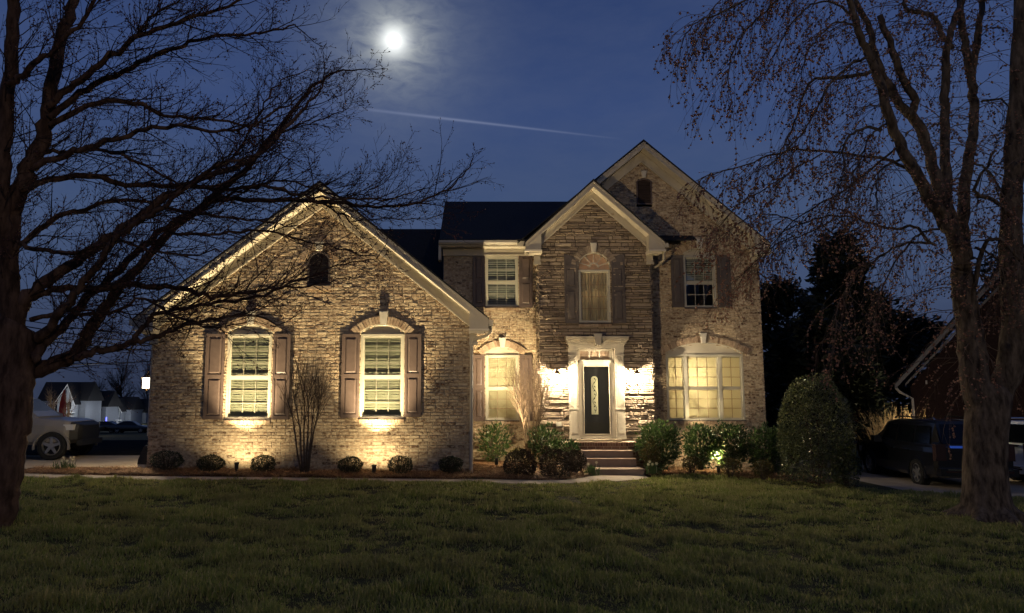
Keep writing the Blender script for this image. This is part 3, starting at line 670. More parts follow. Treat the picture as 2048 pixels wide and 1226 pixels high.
# brick porch
zp = pz(884.5, 21.25); xp0, xp1 = pxx(1128, 890, 21.2), pxx(1300, 890, 21.2); yp = 21.22
mb = MB(); mb.box(xp0+.02, xp1-.02, yp+.012, YB-.01, -.3, zp-.01, 1); mb.box(dxl-.1, dxr+.1, YB-.30, YB-.005, zp-.005, zp+.055, 1)
x = xp0
while x < xp1-.03: mb.box(x+.004, x+.066, yp-.006-rng.random()*.004, yp+.2, zp-.105, zp); x += .072
z = zp-.185; r = 0
while z > -.3:
    x = xp0-(.11 if r % 2 else 0)
    while x < xp1-.02:
        a, c = max(x, xp0)+.004, min(x+.216, xp1)-.004
        if c-a > .02: mb.box(a, c, yp+.0+rng.random()*.005, yp+.2, z, z+.07)
        x += .222
    z -= .08; r += 1
build('porch', mb, [MT['porch_brick'], MT['mortar']], house)
mb = MB(); mb.box(pxx(1112, 848, YB), pxx(1122, 848, YB), YB-.11, YB-.01, pz(853, YB), pz(844, YB)); mb.box(pxx(1113, 848, YB), pxx(1121, 848, YB), YB-.125, YB-.11, pz(852, YB), pz(845, YB)); build('outlet_box', mb, MT['keystone'], house)
# front steps: three solid treads
st = thing('front_steps', (pxx(1230, 940, 20.3), 20.3, 0), 'three broad concrete steps leading up to the brick porch', 'steps')
for (a, c, yt, Ys) in ((1186, 1289, 938.5, 19.85), (1170, 1272.5, 917.5, 20.5), (1166, 1266, 901.5, 20.82)):
    zt = pz(yt, Ys); mb = MB(); xa, xb = pxx(a, yt, Ys), pxx(c, yt, Ys)
    mb.box(xa, xb, Ys+.02, yp-.012, -.3 if yt > 930 else zt-.35, zt-.03); mb.box(xa-.008, xb+.008, Ys, yp-.01, zt-.03, zt)
    build('tread', mb, MT['step'], st)
# wall lanterns
def lantern(loc, side, label, e=E_LANTERN, r=1.0):
    x, y, z = loc; t = thing('wall_lantern', loc, label, 'wall lamp', 'carriage lanterns on the house')
    cage, gl, bu, bp = MB(), MB(), MB(), MB(); nx, ny = side
    cx, cy = x+nx*.31, y+ny*.31; w = .085*r; h = .17*r
    bp.box(x-.05 if nx == 0 else x, x+.05 if nx == 0 else x+nx*.02, y if nx == 0 else y-.05, (y+ny*.02) if nx == 0 else y+.05, z-.12, z+.12)
    bp.tube([(x, y, z+.05), (x+nx*.08, y+ny*.08, z+.20), (x+nx*.26, y+ny*.26, z+.28), (cx, cy, z+.235)], .011, 6)
    for sx in (-1, 1):
        for sy in (-1, 1): cage.tube([(cx+sx*w*.8, cy+sy*w*.8, z-h*.9), (cx+sx*w, cy+sy*w, z+h*.7)], .007, 4)
    [cage.box(cx+sx*w*.9-.008, cx+sx*w*.9+.008, cy-w*.9, cy+w*.9, z-h*.95, z-h*.87) for sx in (-1, 1)]; [cage.box(cx-w*.9+.009, cx+w*.9-.009, cy+sy*w*.9-.008, cy+sy*w*.9+.008, z-h*.95, z-h*.87) for sy in (-1, 1)]; cage.lathe((cx, cy, z), [(.02, -h*1.25), (.025, -h*1.1), (.02, -h*.96)], 10)
    cage.lathe((cx, cy, z), [(w*1.6, h*.7), (w*1.5, h*.76), (w*.7, h*1.12), (w*.3, h*1.3), (.012, h*1.45)], 8)
    k = w*.9
    for q in (((cx-k,cy-k),(cx+k,cy-k)), ((cx+k,cy-k),(cx+k,cy+k)), ((cx+k,cy+k),(cx-k,cy+k)), ((cx-k,cy+k),(cx-k,cy-k))):
        gl.add([(q[0][0],q[0][1],z-h*.86),(q[1][0],q[1][1],z-h*.86),(q[1][0],q[1][1],z+h*.69),(q[0][0],q[0][1],z+h*.69)], [(0,1,2,3)])
    bu.lathe((cx, cy, z-.14*r), [(.01, 0), (.018, .02), (.020, .05), (.014, .08), (.004, .105)], 10)
    build('backplate', bp, MT['bronze'], t); c_ = build('cage', cage, MT['bronze'], t); build('lamp_glass', gl, MT['lampglass'], t); build('bulb', bu, MT['bulb'], t)
    lamp('POINT', 'lantern_light', (cx, cy, z+.03), e, WARM2, shadow_soft_size=.03)
lantern(tuple(P(1112, 757, YB-.02)), (0, -1), 'carriage lantern glowing on the stone wall between the twiggy bush and the front door')
lantern(tuple(P(1270, 757, YB-.02)), (0, -1), 'carriage lantern glowing on the stone wall beside the door handle')
q = P(299, 765, YG+.5); lantern((GL-.02, YG+.5, q.z), (-1, 0), 'white lit lantern on the side wall round the left corner of the house', 420, 1.0)
# ------------------------------------------------------------------ ground
nrng = np.random.default_rng(11)
def gx_(x): return np.interp(x, [-60, -7, 0, 3.7, 7, 10, 14, 60], [.30, .28, .20, .04, -.12, -.28, -.46, -.9])
def terr(x, y):
    x = np.asarray(x, float); y = np.asarray(y, float); z = gx_(x)
    far = np.clip(y-25, 0, 110); return z-far*(.030+.008*np.clip(-x/40, 0, 1))-.0*far
def tz(x, y): return float(terr(x, y))
def gp(px, py):                        # ground point under a pixel
    Y = 18.
    for _ in range(40):
        q = P(px, py, Y); s = (q.z-H)/Y; Yn = (tz(q.x, Y)-H)/s; Y = .5*Y+.5*min(max(Yn, 4), 200)
    return P(px, py, Y)
MT['soil'] = mat('lawn_soil', (.05, .048, .02), (.085, .075, .034), 9, .95, .5, 30, spec=.1)
MT['grass'] = mat('grass_blade', None, (.30, .26, .11), 1.2, .7, spec=.25, trans=.5, contrast=(.42, .7),
    island=[(0, (.15, .20, .045)), (.45, (.25, .29, .075)), (.8, (.35, .33, .12)), (1, (.52, .44, .22))])
xs = np.unique(np.concatenate([np.linspace(-400, -40, 20), np.linspace(-40, 40, 121), np.linspace(40, 400, 20)]))
ys = np.unique(np.concatenate([np.linspace(-30, 0, 6), np.linspace(0, 30, 61), np.linspace(30, 160, 40), np.linspace(160, 1200, 12)]))
XX, YY = np.meshgrid(xs, ys); ZZ = terr(XX, YY)
V = np.stack([XX, YY, ZZ], -1).reshape(-1, 3); nx = len(xs)
ii = (np.arange(len(ys)-1)[:, None]*nx+np.arange(nx-1)[None]).ravel()
gr = nmesh('ground', V, np.stack([ii, ii+1, ii+1+nx, ii+nx], 1), MT['soil'], smooth=True); setp(gr, kind='structure')

def sheet(name, mb, m, **k): o = build(name, mb, m); return setp(o, **k)
# lawn edge: (x, depth) pairs from left to right
edge_px = [(-60, 951), (40, 956), (300, 961.5), (600, 962.5), (900, 966), (1080, 970.5), (1200, 965.5), (1270, 962), (1298, 957), (1305, 951), (1340, 948), (1400, 951), (1450, 956), (1560, 964), (1700, 973), (1760, 981), (1830, 985.5), (1900, 990), (2048, 997), (2200, 1004)]
E = np.array([(q.x, q.y) for q in (gp(*p) for p in edge_px)])
def lawn_edge(x): return np.interp(x, E[:, 0], E[:, 1])
walk_in = [(-60, 946), (40, 948), (130, 951), (300, 954), (600, 957), (900, 960), (1080, 962.5), (1140, 961), (1180, 954.5), (1196, 953), (1292, 953)]
WI = [gp(*p) for p in walk_in]
mb = MB()
n = 90; xa = np.linspace(E[0, 0], gp(1298, 957).x, n); wi = np.array([(q.x, q.y) for q in WI])
rim = []
for x in xa:
    y0 = float(lawn_edge(x))+.02; y1 = float(np.interp(x, wi[:, 0], wi[:, 1])); y1 = max(y1, y0+.05)
    rim.append((x, y0, y1))
for i in range(n-1):
    (x0, a0, c0), (x1, a1, c1) = rim[i], rim[i+1]; h = .022
    vs = [(x0,a0,tz(x0,a0)+h),(x1,a1,tz(x1,a1)+h),(x1,c1,tz(x1,c1)+h),(x0,c0,tz(x0,c0)+h),(x0,a0,tz(x0,a0)-.08),(x1,a1,tz(x1,a1)-.08),(x1,c1,tz(x1,c1)-.08),(x0,c0,tz(x0,c0)-.08)]
    mb.add(vs, [(0,1,2,3),(4,5,1,0),(2,6,7,3)])
sheet('sidewalk', mb, MT['concrete'], kind='structure')
# left driveway and the street beyond
MT['drive'] = mat('driveway_concrete', (.30, .245, .17), (.40, .33, .24), 1.6, .9, .2, 60, spec=.2)
MT['asphalt'] = mat('asphalt', (.018, .018, .017), (.030, .029, .027), 3, .95, .3, 60, spec=.0)
def strip(name, x0, x1, y0, y1, m, h=.012, n=16, kind='structure'):
    mb = MB(); vs = []; 
    for j in range(n+1):
        for i in range(n+1):
            x = x0+(x1-x0)*i/n; y = y0+(y1-y0)*j/n; vs.append((x, y, tz(x, y)+h))
    mb.add(vs, [(j*(n+1)+i, j*(n+1)+i+1, (j+1)*(n+1)+i+1, (j+1)*(n+1)+i) for j in range(n) for i in range(n)])
    return sheet(name, mb, m, kind=kind)
wl = float(np.interp(-9, wi[:, 0], wi[:, 1]))
strip('driveway', -22, GL-.45, 17.6, 23.2, MT['drive'], .010); strip('street', -90, -9, 84, 96, MT['asphalt'], .02, 30)
strip('parking_lot', -70, -9.5, 23.4, 41, MT['asphalt'], .016, 24)
strip('driveway', 11.2, 24, 18.2, 34, MT['drive'], .012)
# mulch beds
MT['mulch'] = mat('pine_straw_bed', (.07, .04, .02), (.17, .09, .045), 25, .95, .6, 60, spec=.1)
MT['straw'] = mat('pine_straw', None, (.28, .17, .09), 4, .8, spec=.2, contrast=(.5, .75),
    island=[(0, (.10, .05, .025)), (.4, (.22, .11, .05)), (.75, (.32, .18, .085)), (1, (.44, .30, .16))])
def bedz(x, y): return tz(x, y)+.035+.03*math.sin(x*3.1+y*2)*math.sin(y*4.3)
def bed(name, fr, bk, x0, x1, n=60, m=8):
    vs = []; mb = MB()
    for i in range(n+1):
        x = x0+(x1-x0)*i/n; a, c = fr(x), bk(x)
        for j in range(m+1):
            y = a+(c-a)*j/m; lift = min(1, j/1.5, i/1.5, (n-i)/1.5); vs.append((x, y, bedz(x, y)*lift+(1-lift)*(tz(x, y)-.02)))
    mb.add(vs, [(i*(m+1)+j, (i+1)*(m+1)+j, (i+1)*(m+1)+j+1, i*(m+1)+j+1) for i in range(n) for j in range(m)])
    return sheet(name, mb, MT['mulch'], kind='structure')
xw = gp(1190, 953).x; xs_ = pxx(1168, 930, 20.3)
def bkL(x): return YG+.02 if x < GR else YW+.02
def frL(x): return float(np.interp(x, wi[:, 0], wi[:, 1]))+.015
bed('mulch_bed', frL, lambda x: YG+.5 if x < GR else YW, -11.0, xs_+.1, 80)
xr0 = pxx(1291, 945, 20.2); xr1 = pxx(1735, 975, 19.5)
bed('mulch_bed', lambda x: float(lawn_edge(x))+.02, lambda x: YW+.2, xr0, xr1, 60)
def straw(n, fr, bk, x0, x1):
    x = nrng.uniform(x0, x1, n); fa = np.array([fr(v) for v in x]); ba = np.array([min(bk(v), fr(v)+3.2) for v in x])
    y = fa+(ba-fa)*nrng.random(n)**1.3
    z = np.array([bedz(a, c) for a, c in zip(x, y)])+nrng.random(n)*.035+.005
    a = nrng.uniform(0, 2*np.pi, n); L = nrng.uniform(.08, .22, n); t = nrng.normal(0, .22, n)
    d = np.stack([np.cos(a)*L, np.sin(a)*L, np.sin(t)*L], 1); wv = np.stack([-np.sin(a), np.cos(a), np.zeros(n)], 1)*nrng.uniform(.003, .007, (n, 1))
    c = np.stack([x, y, z], 1); bend = np.array([0, 0, .02])*nrng.random((n, 1))
    V = np.stack([c-wv, c+wv, c+d*.5+wv+bend, c+d*.5-wv+bend, c+d+wv*.4, c+d-wv*.4], 1).reshape(-1, 3)
    b0 = np.arange(n)*6; Fq = np.concatenate([np.stack([b0, b0+1, b0+2, b0+3], 1), np.stack([b0+3, b0+2, b0+4, b0+5], 1)])
    return V, Fq
Va, Fa = straw(30000, frL, bkL, -10.5, xs_); Vb, Fb = straw(17000, lambda x: float(lawn_edge(x))+.03, lambda x: YW, xr0, xr1)
o = nmesh('pine_straw', np.concatenate([Va, Vb]), np.concatenate([Fa, Fb+len(Va)]), MT['straw']); setp(o, 'loose reddish pine straw covering the planting beds', 'mulch', kind='stuff')

# grass blades over the lawn
def vnoise(x, y, f, seed):
    r = np.random.default_rng(seed); T = r.random((256, 256)); u = x*f; v = y*f
    i = np.floor(u).astype(int); j = np.floor(v).astype(int); a = u-i; c = v-j; a = a*a*(3-2*a); c = c*c*(3-2*c)
    g = lambda p, q: T[p % 256, q % 256]
    return (g(i, j)*(1-a)+g(i+1, j)*a)*(1-c)+(g(i, j+1)*(1-a)+g(i+1, j+1)*a)*c
def blades(N):
    y = 5.7+(20.3-5.7)*nrng.random(N*2)**1.15; xl = (-60-PX)/F*y*1.04; xr = (2110-PX)/F*y*1.08+2.5
    x = xl+(xr-xl)*nrng.random(N*2); ok = y < lawn_edge(x)-.0+nrng.normal(0, .03, N*2); x, y = x[ok][:N], y[ok][:N]; n = len(x)
    cl = .55*vnoise(x, y*1.35, 2.2, 1)+.3*vnoise(x, y*1.2, 5.5, 2)+.15*vnoise(x, y, 13, 3)
    hgt = (.020+.17*np.clip(cl-.28, 0, 1)**1.1)*nrng.uniform(.5, 1.4, n); z = terr(x, y)+.11*(cl-.12)*np.clip((lawn_edge(x)-y)/.6, .1, 1)-.015
    a = nrng.uniform(0, 2*np.pi, n); lean = nrng.uniform(.15, .9, n)*hgt
    w = nrng.uniform(.0035, .0065, n)*np.clip(y/10, 1, 1.7)
    c = np.stack([x, y, z], 1); wv = np.stack([-np.sin(a), np.cos(a), np.zeros(n)], 1)*w[:, None]
    tip = c+np.stack([np.cos(a)*lean, np.sin(a)*lean, hgt], 1); mid = c+np.stack([np.cos(a)*lean*.3, np.sin(a)*lean*.3, hgt*.6], 1)
    V = np.stack([c-wv, c+wv, mid+wv*.8, mid-wv*.8, tip], 1).reshape(-1, 3); b0 = np.arange(n)*5
    return V, np.concatenate([np.stack([b0, b0+1, b0+2], 1), np.stack([b0, b0+2, b0+3], 1), np.stack([b0+3, b0+2, b0+4], 1)])
V, Fc = blades(520000)
o = nmesh('grass', V, Fc, MT['grass']); setp(o, 'short tufted olive green lawn grass in front of the house', 'lawn', kind='stuff')
# bumpy turf under the blades
n = 200; X2, Y2 = np.meshgrid(np.linspace(-12, 24, n), np.linspace(5.3, 20.4, n))
cl = .55*vnoise(X2, Y2*1.35, 2.2, 1)+.3*vnoise(X2, Y2*1.2, 5.5, 2)+.15*vnoise(X2, Y2, 13, 3)
Z2 = terr(X2, Y2)+.11*(cl-.12)*np.clip((lawn_edge(X2)-Y2)/.6, .1, 1)-.004; Z2 = np.where(Y2 < lawn_edge(X2)-.02, Z2, terr(X2, Y2)-.15)
ii = (np.arange(n-1)[:, None]*n+np.arange(n-1)[None]).ravel()
o = nmesh('turf', np.stack([X2, Y2, Z2], -1).reshape(-1, 3), np.stack([ii, ii+1, ii+1+n, ii+n], 1), MT['soil'], smooth=True); setp(o, kind='structure')

# ------------------------------------------------------------------ shrubs
def leaf_mesh(C, D, Nn, L, W, fold=.25):
    """one leaf per centre: C base, D direction, Nn normal; a pointed leaf of four corners folded on its midrib"""
    n = len(C); D = D/np.linalg.norm(D, axis=1, keepdims=True); S = np.cross(D, Nn); S /= np.linalg.norm(S, axis=1, keepdims=True)+1e-9; U = np.cross(S, D)
    L = L[:, None]; W = W[:, None]
    a = C; e = C+D*L; m1 = C+D*L*.45+S*W+U*W*fold; m2 = C+D*L*.45-S*W+U*W*fold
    V = np.stack([a, m1, e, m2], 1).reshape(-1, 3); b0 = np.arange(n)*4
    return V, np.concatenate([np.stack([b0, b0+1, b0+2], 1), np.stack([b0, b0+2, b0+3], 1)])
def unit(n): v = nrng.normal(size=(n, 3)); return v/np.linalg.norm(v, axis=1, keepdims=True)
MT['stem'] = mat('shrub_stem', (.06, .042, .03), (.11, .08, .055), 14, .9, .3, 60)
def leafmat(name, a, c, d, rough=.45, spec=.5, trans=.25):
    return mat(name, None, d, 3, rough, spec=spec, trans=trans, contrast=(.5, .8), island=[(0, a), (.6, c), (1, d)])
MT['boxwood'] = leafmat('boxwood_leaf', (.011, .019, .006), (.021, .033, .010), (.036, .045, .015))
MT['barberry'] = leafmat('dark_bronze_leaf', (.020, .016, .012), (.035, .026, .018), (.065, .045, .03), .6, .3)
MT['laurel'] = leafmat('laurel_leaf', (.022, .048, .012), (.045, .085, .022), (.09, .13, .04), .3, .6, .3)
MT['holly'] = leafmat('holly_leaf', (.042, .058, .018), (.085, .10, .032), (.17, .165, .065), .3, .6, .15)
MT['cypress'] = leafmat('golden_dwarf_leaf', (.05, .045, .014), (.10, .085, .03), (.16, .12, .045), .7, .2)
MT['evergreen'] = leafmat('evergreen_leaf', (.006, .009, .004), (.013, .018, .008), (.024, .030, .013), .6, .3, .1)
def shrub(name, px, pyb, Y, wpx, hpx, m, label, cat, nl, L, W, shape='ball', group=None, lumps=.12, up=.25, base=None, squash=.8):
    q = P(px, pyb, Y); s = Y/F; w = wpx*s/2; h = hpx*s; z0 = q.z if base is None else base
    t = thing(name, (q.x, Y, z0), label, cat, group)
    U = unit(nl); U[:, 2] = np.where(nrng.random(nl) < .12, -abs(U[:, 2])*.6, U[:, 2])
    rad = np.where(nrng.random(nl) < .75, nrng.uniform(.86, 1.0, nl), nrng.uniform(.4, .9, nl))
    ph = nrng.uniform(0, 6.3, 6)
    lump = 1+lumps*(np.sin(U[:, 0]*4+ph[0])*np.sin(U[:, 2]*5+ph[1])+np.sin(U[:, 1]*5+ph[2])*np.sin(U[:, 0]*7+ph[3])+.5*np.sin(U[:, 2]*11+ph[4])*np.sin(U[:, 0]*12+ph[5]))
    if shape == 'ball': C = U*np.array([w, w*squash, h/2])*(rad*lump)[:, None]+np.array([0, 0, h/2])
    elif shape == 'egg':           # broad below, rounded top
        C = U*(rad*lump)[:, None]; k = C[:, 2].copy(); zz = (k+1)/2; pr = np.where(zz < .35, .86+.4*zz, np.sqrt(np.clip(1-((zz-.35)/.68)**2.2, 0.0, 1)))
        rr = np.sqrt(C[:, 0]**2+C[:, 1]**2)+1e-6; rmax = np.sqrt(np.clip(1-k**2, .02, 1)); sc_ = pr/np.maximum(rmax, .25)
        C = np.stack([C[:, 0]*sc_*w, C[:, 1]*sc_*w*squash, zz*h], 1)
    else:                          # upright, loose and open
        C = U*np.array([w, w*squash, h/2])*(rad**.8*(lump+.12*nrng.normal(size=nl)))[:, None]; C[:, 2] += h/2; C[:, :2] *= (.78+.3*np.clip(C[:, 2:3]/h, 0, 1))
    C[:, 2] = np.maximum(C[:, 2], .02)
    D = U+unit(nl)*.75; D[:, 2] += up; Nn = U+unit(nl)*.6
    V, Fc = leaf_mesh(C, D, Nn, L*nrng.uniform(.6, 1.25, nl), W*nrng.uniform(.7, 1.2, nl))
    nmesh('foliage', V+np.array([q.x, Y, z0]), Fc, m, t)
    sb = MB(); k = 7 if shape != 'loose' else 12
    for i in range(k):
        a = 6.28*i/k+rng.random(); r = rng.uniform(.3, .75)
        p0 = Vector((q.x+.04*math.cos(a), Y+.04*math.sin(a), z0-.05)); p2 = Vector((q.x+w*r*math.cos(a), Y+w*r*squash*math.sin(a), z0+h*rng.uniform(.5, .92)))
        sb.tube([p0, (p0+p2)/2+Vector((0, 0, h*.1)), p2], [.018, .012, .005], 5)
    build('stem', sb, MT['stem'], t); return t
bx = 'low clipped boxwoods along the garage wall'
for i, (px, pb, w, h, lab) in enumerate(((333, 939, 62, 36, 'low dark boxwood at the left corner of the garage wall'), (421, 943, 52, 32, 'low dark boxwood left of the spotlight beneath the first garage window'),
        (526, 945, 47, 33, 'round dark boxwood between a spotlight and the bare multi-stem shrub'), (700, 946, 48, 31, 'round dark boxwood left of the spotlight beneath the second garage window'),
        (801, 947, 49, 34, 'round dark boxwood right of the spotlight beneath the second garage window'), (902, 945, 46, 30, 'round dark boxwood near the downspout at the right end of the garage wall'))):
    shrub('boxwood', px, pb, 17.9, w, h, MT['boxwood'], lab, 'shrub', 2600, .034, .010, 'ball', bx, .07)
bb = 'dark clipped round bushes left of the steps'
shrub('round_bush', 1040, 962, 18.3, 64, 61, MT['barberry'], 'big dark round bush in front of the small spotlight, left of its twin', 'shrub', 6000, .036, .010, 'ball', bb, .05)
shrub('round_bush', 1113, 962, 18.4, 67, 61, MT['barberry'], 'big dark round bush nearest the front steps', 'shrub', 6000, .036, .010, 'ball', bb, .05)
shrub('round_bush', 1151, 942, 19.4, 44, 40, MT['barberry'], 'smaller dark round bush tucked behind the big one beside the steps', 'shrub', 3000, .036, .010, 'ball', bb, .05)
ll = 'laurels against the front wall'
shrub('laurel', 990, 921, 22.12, 60, 68, MT['laurel'], 'leafy green laurel lit from below under the narrow entry window', 'shrub', 900, .12, .026, 'loose', ll, .12, .7)
shrub('laurel', 1089, 917, 21.0, 62, 62, MT['laurel'], 'leafy laurel behind the dark round bushes at the bay corner', 'shrub', 900, .12, .026, 'loose', ll, .12, .7)
shrub('small_laurel', 1140, 913, 20.7, 34, 28, MT['laurel'], 'little green shrub at the left end of the brick porch', 'shrub', 260, .10, .024, 'loose', None, .1, .6)
shrub('laurel', 1320, 937, 20.6, 78, 88, MT['laurel'], 'tall leafy laurel just right of the steps', 'shrub', 2800, .10, .026, 'loose', ll, .1, .6)
shrub('laurel', 1402, 935, 21.3, 62, 80, MT['laurel'], 'leafy laurel left of the bright green glow under the wide window', 'shrub', 2200, .10, .026, 'loose', ll, .1, .6)
shrub('laurel', 1462, 935, 21.3, 64, 82, MT['laurel'], 'leafy laurel right of the bright green glow under the wide window', 'shrub', 2200, .10, .026, 'loose', ll, .1, .6)
shrub('laurel', 1536, 945, 20.9, 74, 84, MT['laurel'], 'dark leafy laurel between the house corner and the tall clipped holly', 'shrub', 2400, .10, .026, 'loose', ll, .1, .6)
shrub('narrow_conifer', 1304, 945, 20.1, 34, 58, MT['cypress'], 'small feathery green shrub beside the right end of the steps', 'shrub', 1600, .06, .010, 'loose', None, .1, .9)
dd = 'small golden dwarf shrubs at the front of the bed'
for px, pb, w, h, lab in ((1384, 941, 36, 26, 'dwarf golden shrub beneath the left laurel of the glowing pair'), (1461, 951, 44, 34, 'dwarf golden shrub in front of the green glow'), (1527, 955, 42, 34, 'dwarf golden shrub in front of the dark laurel by the holly'), (1036, 918, 30, 20, 'little bright shrub caught in the beam of the entry spotlight')):
    shrub('dwarf_shrub', px, pb, 19.9 if px > 1100 else 20.9, w, h, MT['cypress'], lab, 'shrub', 1100, .05, .010, 'ball', dd, .1, .4)
shrub('clipped_holly', 1636, 968, 19.6, 146, 212, MT['holly'], 'tall dome-shaped clipped holly standing at the right end of the planting bed', 'shrub', 15000, .055, .019, 'egg', None, .045, .2)
shrub('low_holly', 1693, 972, 19.3, 52, 92, MT['holly'], 'lower dark holly shoot pressed to the right side of the clipped dome', 'shrub', 3000, .055, .019, 'egg', None, .06, .2)
# daffodils
MT['petal'] = mat('pale_petal', (.75, .70, .48), None, rough=.6, trans=.3); MT['blade'] = mat('bulb_leaf', (.05, .09, .03), (.09, .13, .05), 8, .5, trans=.3)
def daffodils(px, pb, Y, spread, nl, nf, label, hgt=.26):
    q = P(px, pb, Y); t = thing('daffodil_clump', tuple(q), label, 'flowers', 'daffodils in the beds'); lf = MB()
    for i in range(nl):
        a = rng.uniform(0, 6.28); r = rng.random()*spread; x, y = q.x+r*math.cos(a), Y+r*.6*math.sin(a); h = hgt*rng.uniform(.6, 1.1); w = .008; b_ = rng.uniform(.02, .12)*rng.choice((-1, 1))
        lf.add([(x-w,y,q.z-.03),(x+w,y,q.z-.03),(x+b_*.4+w,y-.02,q.z+h*.6),(x+b_*.4-w,y-.02,q.z+h*.6),(x+b_,y-.04,q.z+h)], [(0,1,2,3),(3,2,4)])
    build('leaf_tuft', lf, MT['blade'], t)
    for i in range(nf):
        a = rng.uniform(0, 6.28); r = rng.random()*spread; x, y, z = q.x+r*math.cos(a), Y+r*.5*math.sin(a)-.05, q.z+hgt*rng.uniform(.75, 1.15); fl = MB(); s = .045
        for k in range(6):
            p = 6.28*k/6; d = .45; fl.add([(x, y-.01, z), (x+s*.6*math.cos(p-d), y-.02, z+s*.6*math.sin(p-d)), (x+s*math.cos(p), y-.015, z+s*math.sin(p)), (x+s*.6*math.cos(p+d), y-.02, z+s*.6*math.sin(p+d))], [(0,1,2,3)])
        fl.tube([(x, y-.01, z), (x, y-.05, z-.005)], [.014, .02], 7); fl.tube([(x, y, z), (x, y+.02, z-.04), (x+.01, y+.05, q.z)], .004, 4)
        build('flower', fl, MT['petal'], t)
daffodils(1185, 948, 19.5, .20, 60, 2, 'clump of green bulb leaves with a pale flower left of the lowest step')
daffodils(1306, 945, 19.7, .22, 50, 5, 'clump of white daffodils at the right end of the lowest step')
daffodils(128, 944, 18.2, .28, 70, 6, 'clump of pale daffodils by the driveway corner at the left', .30)
# bare crape myrtles
MT['bark_pale'] = mat('pale_bark', (.12, .08, .055), (.20, .145, .10), 12, .85, .3, 40, spec=.2)
def myrtle(px, pb, Y, stems, top, spread, label, seed, m, twn=9):
    r_ = random.Random(seed); q = P(px, pb, Y); t = thing('bare_shrub', tuple(q), label, 'shrub', 'leafless shrubs against the house'); tk, tw = MB(), MB(); s = Y/F
    for i in range(stems):
        u = (i+.5)/stems*2-1+r_.uniform(-.15, .15); hx = u*spread*s; hh = (pb-top)*s*r_.uniform(.5, .66); yo = r_.uniform(-.35, .3)
        p0 = Vector((q.x+u*.10, Y+r_.uniform(-.06, .06), q.z-.05)); p3 = Vector((q.x+hx*r_.uniform(.75, .95), Y+yo, q.z+hh)); mid = p0.lerp(p3, .5)+Vector((-u*.05+r_.uniform(-.05, .05), 0, .08)); q1 = p0.lerp(mid, .5)+Vector((r_.uniform(-.02, .02),0,0)); q2 = mid.lerp(p3, .5)+Vector((r_.uniform(-.04, .04),0,0))
        pts = [p0, q1, mid, q2, p3]; tk.tube(pts, [.024, .021, .018, .016, .013], 6)
        for k in range(twn):
            b0 = p3 if k < 4 else q2.lerp(p3, r_.random()) if k < 7 else mid.lerp(q2, r_.random()); ang = r_.uniform(-.42, .42)+u*.22; L = (pb-top)*s*r_.uniform(.22, .46)
            d = Vector((math.sin(ang), r_.uniform(-.3, .3), math.cos(ang))).normalized(); e = b0+d*L+Vector((r_.uniform(-.06, .06), 0, 0)); mm = b0.lerp(e, .5)+Vector((r_.uniform(-.03, .03), 0, 0)); tw.tube([b0, mm, e], [.0085, .006, .0025], 4)
            for j in range(2):
                c0 = b0.lerp(e, r_.uniform(.2, .7)); a2 = ang+r_.choice((-1, 1))*r_.uniform(.3, .6); tw.tube([c0, c0+Vector((math.sin(a2), r_.uniform(-.2, .2), math.cos(a2)))*L*r_.uniform(.3, .55)], [.005, .002], 3)
    build('trunk', tk, m, t, smooth=True); build('twig', tw, m, t)
myrtle(611, 943, 17.95, 7, 712, 44, 'dark leafless multi-stem shrub between the two garage windows', 3, MT['stem'])
myrtle(1062, 918, 21.2, 10, 712, 40, 'pale leafless shrub with thin crowded twigs at the corner of the stone bay', 5, MT['bark_pale'], 12)
# ------------------------------------------------------------------ landscape spotlights
MT['lens'] = glow('spot_lens', (1, .85, .5), 12)
fl_lab = ['black spotlight in the mulch beneath the left garage window', 'black spotlight in the mulch beneath the right garage window', 'black spotlight in the mulch by the round bushes under the entry window', 'spotlight hidden between two laurels under the wide window, throwing a green glow']
for (px, Y, k), lab in zip(UPLIGHTS, fl_lab):
    q = P(px, 938, Y); z0 = bedz(q.x, Y); t = thing('spotlight', (q.x, Y, z0), lab, 'spotlight', 'landscape spotlights in the mulch')
    Yf = 18.0 if Y > 20 and px < 1000 else Y
    cn, sk, ln = MB(), MB(), MB()
    cn.lathe((q.x, Y, z0+.05), [(.03, 0), (.045, .02), (.05, .16), (.062, .165), (.062, .19), (.05, .19), (.048, .165)], 14)
    sk.tube([(q.x, Y, z0-.15), (q.x, Y, z0+.06)], .012, 6); sk.box(q.x-.02, q.x+.02, Y-.02, Y+.02, z0+.02, z0+.06); ln.lathe((q.x, Y, z0+.19), [(.045, 0), (.045, .004)], 12)
    build('canister', cn, MT['black_metal'], t); build('stake', sk, MT['black_metal'], t); build('lens', ln, MT['lens'], t)
    wy = YG if px < 900 else YW; zl_ = z0+.27
    sp = lamp('SPOT', 'spotlight_beam', (q.x, Y, zl_), E_UP*k*4, WARM, spot_size=R_(76), spot_blend=1.0, shadow_soft_size=.04); aim(sp, (q.x+(.0 if px < 900 else .9 if px < 1000 else -.2), wy+.15, zl_+(4.2 if px < 900 else 5.0)))
    sp = lamp('SPOT', 'spotlight_spill', (q.x, Y, zl_), E_SPILL*k, WARM, spot_size=R_(150), spot_blend=.6, shadow_soft_size=.04); aim(sp, (q.x, wy, zl_+.9))
# floodlight on the lawn below the frame: its low beam lights the upper walls of the right half
sp = lamp('SPOT', 'floodlight_beam', (-4.6, 7.2, .45), E_FLOOD, (1, .76, .45), spot_size=R_(36), spot_blend=1.0, shadow_soft_size=.05); aim(sp, (6.6, YW, 6.2))
# street lamp behind the photographer: weak warm light on lawn and trunks
lamp('POINT', 'street_lamp_light', (9, -18, 9), 3900, (1, .80, .55), shadow_soft_size=.12)
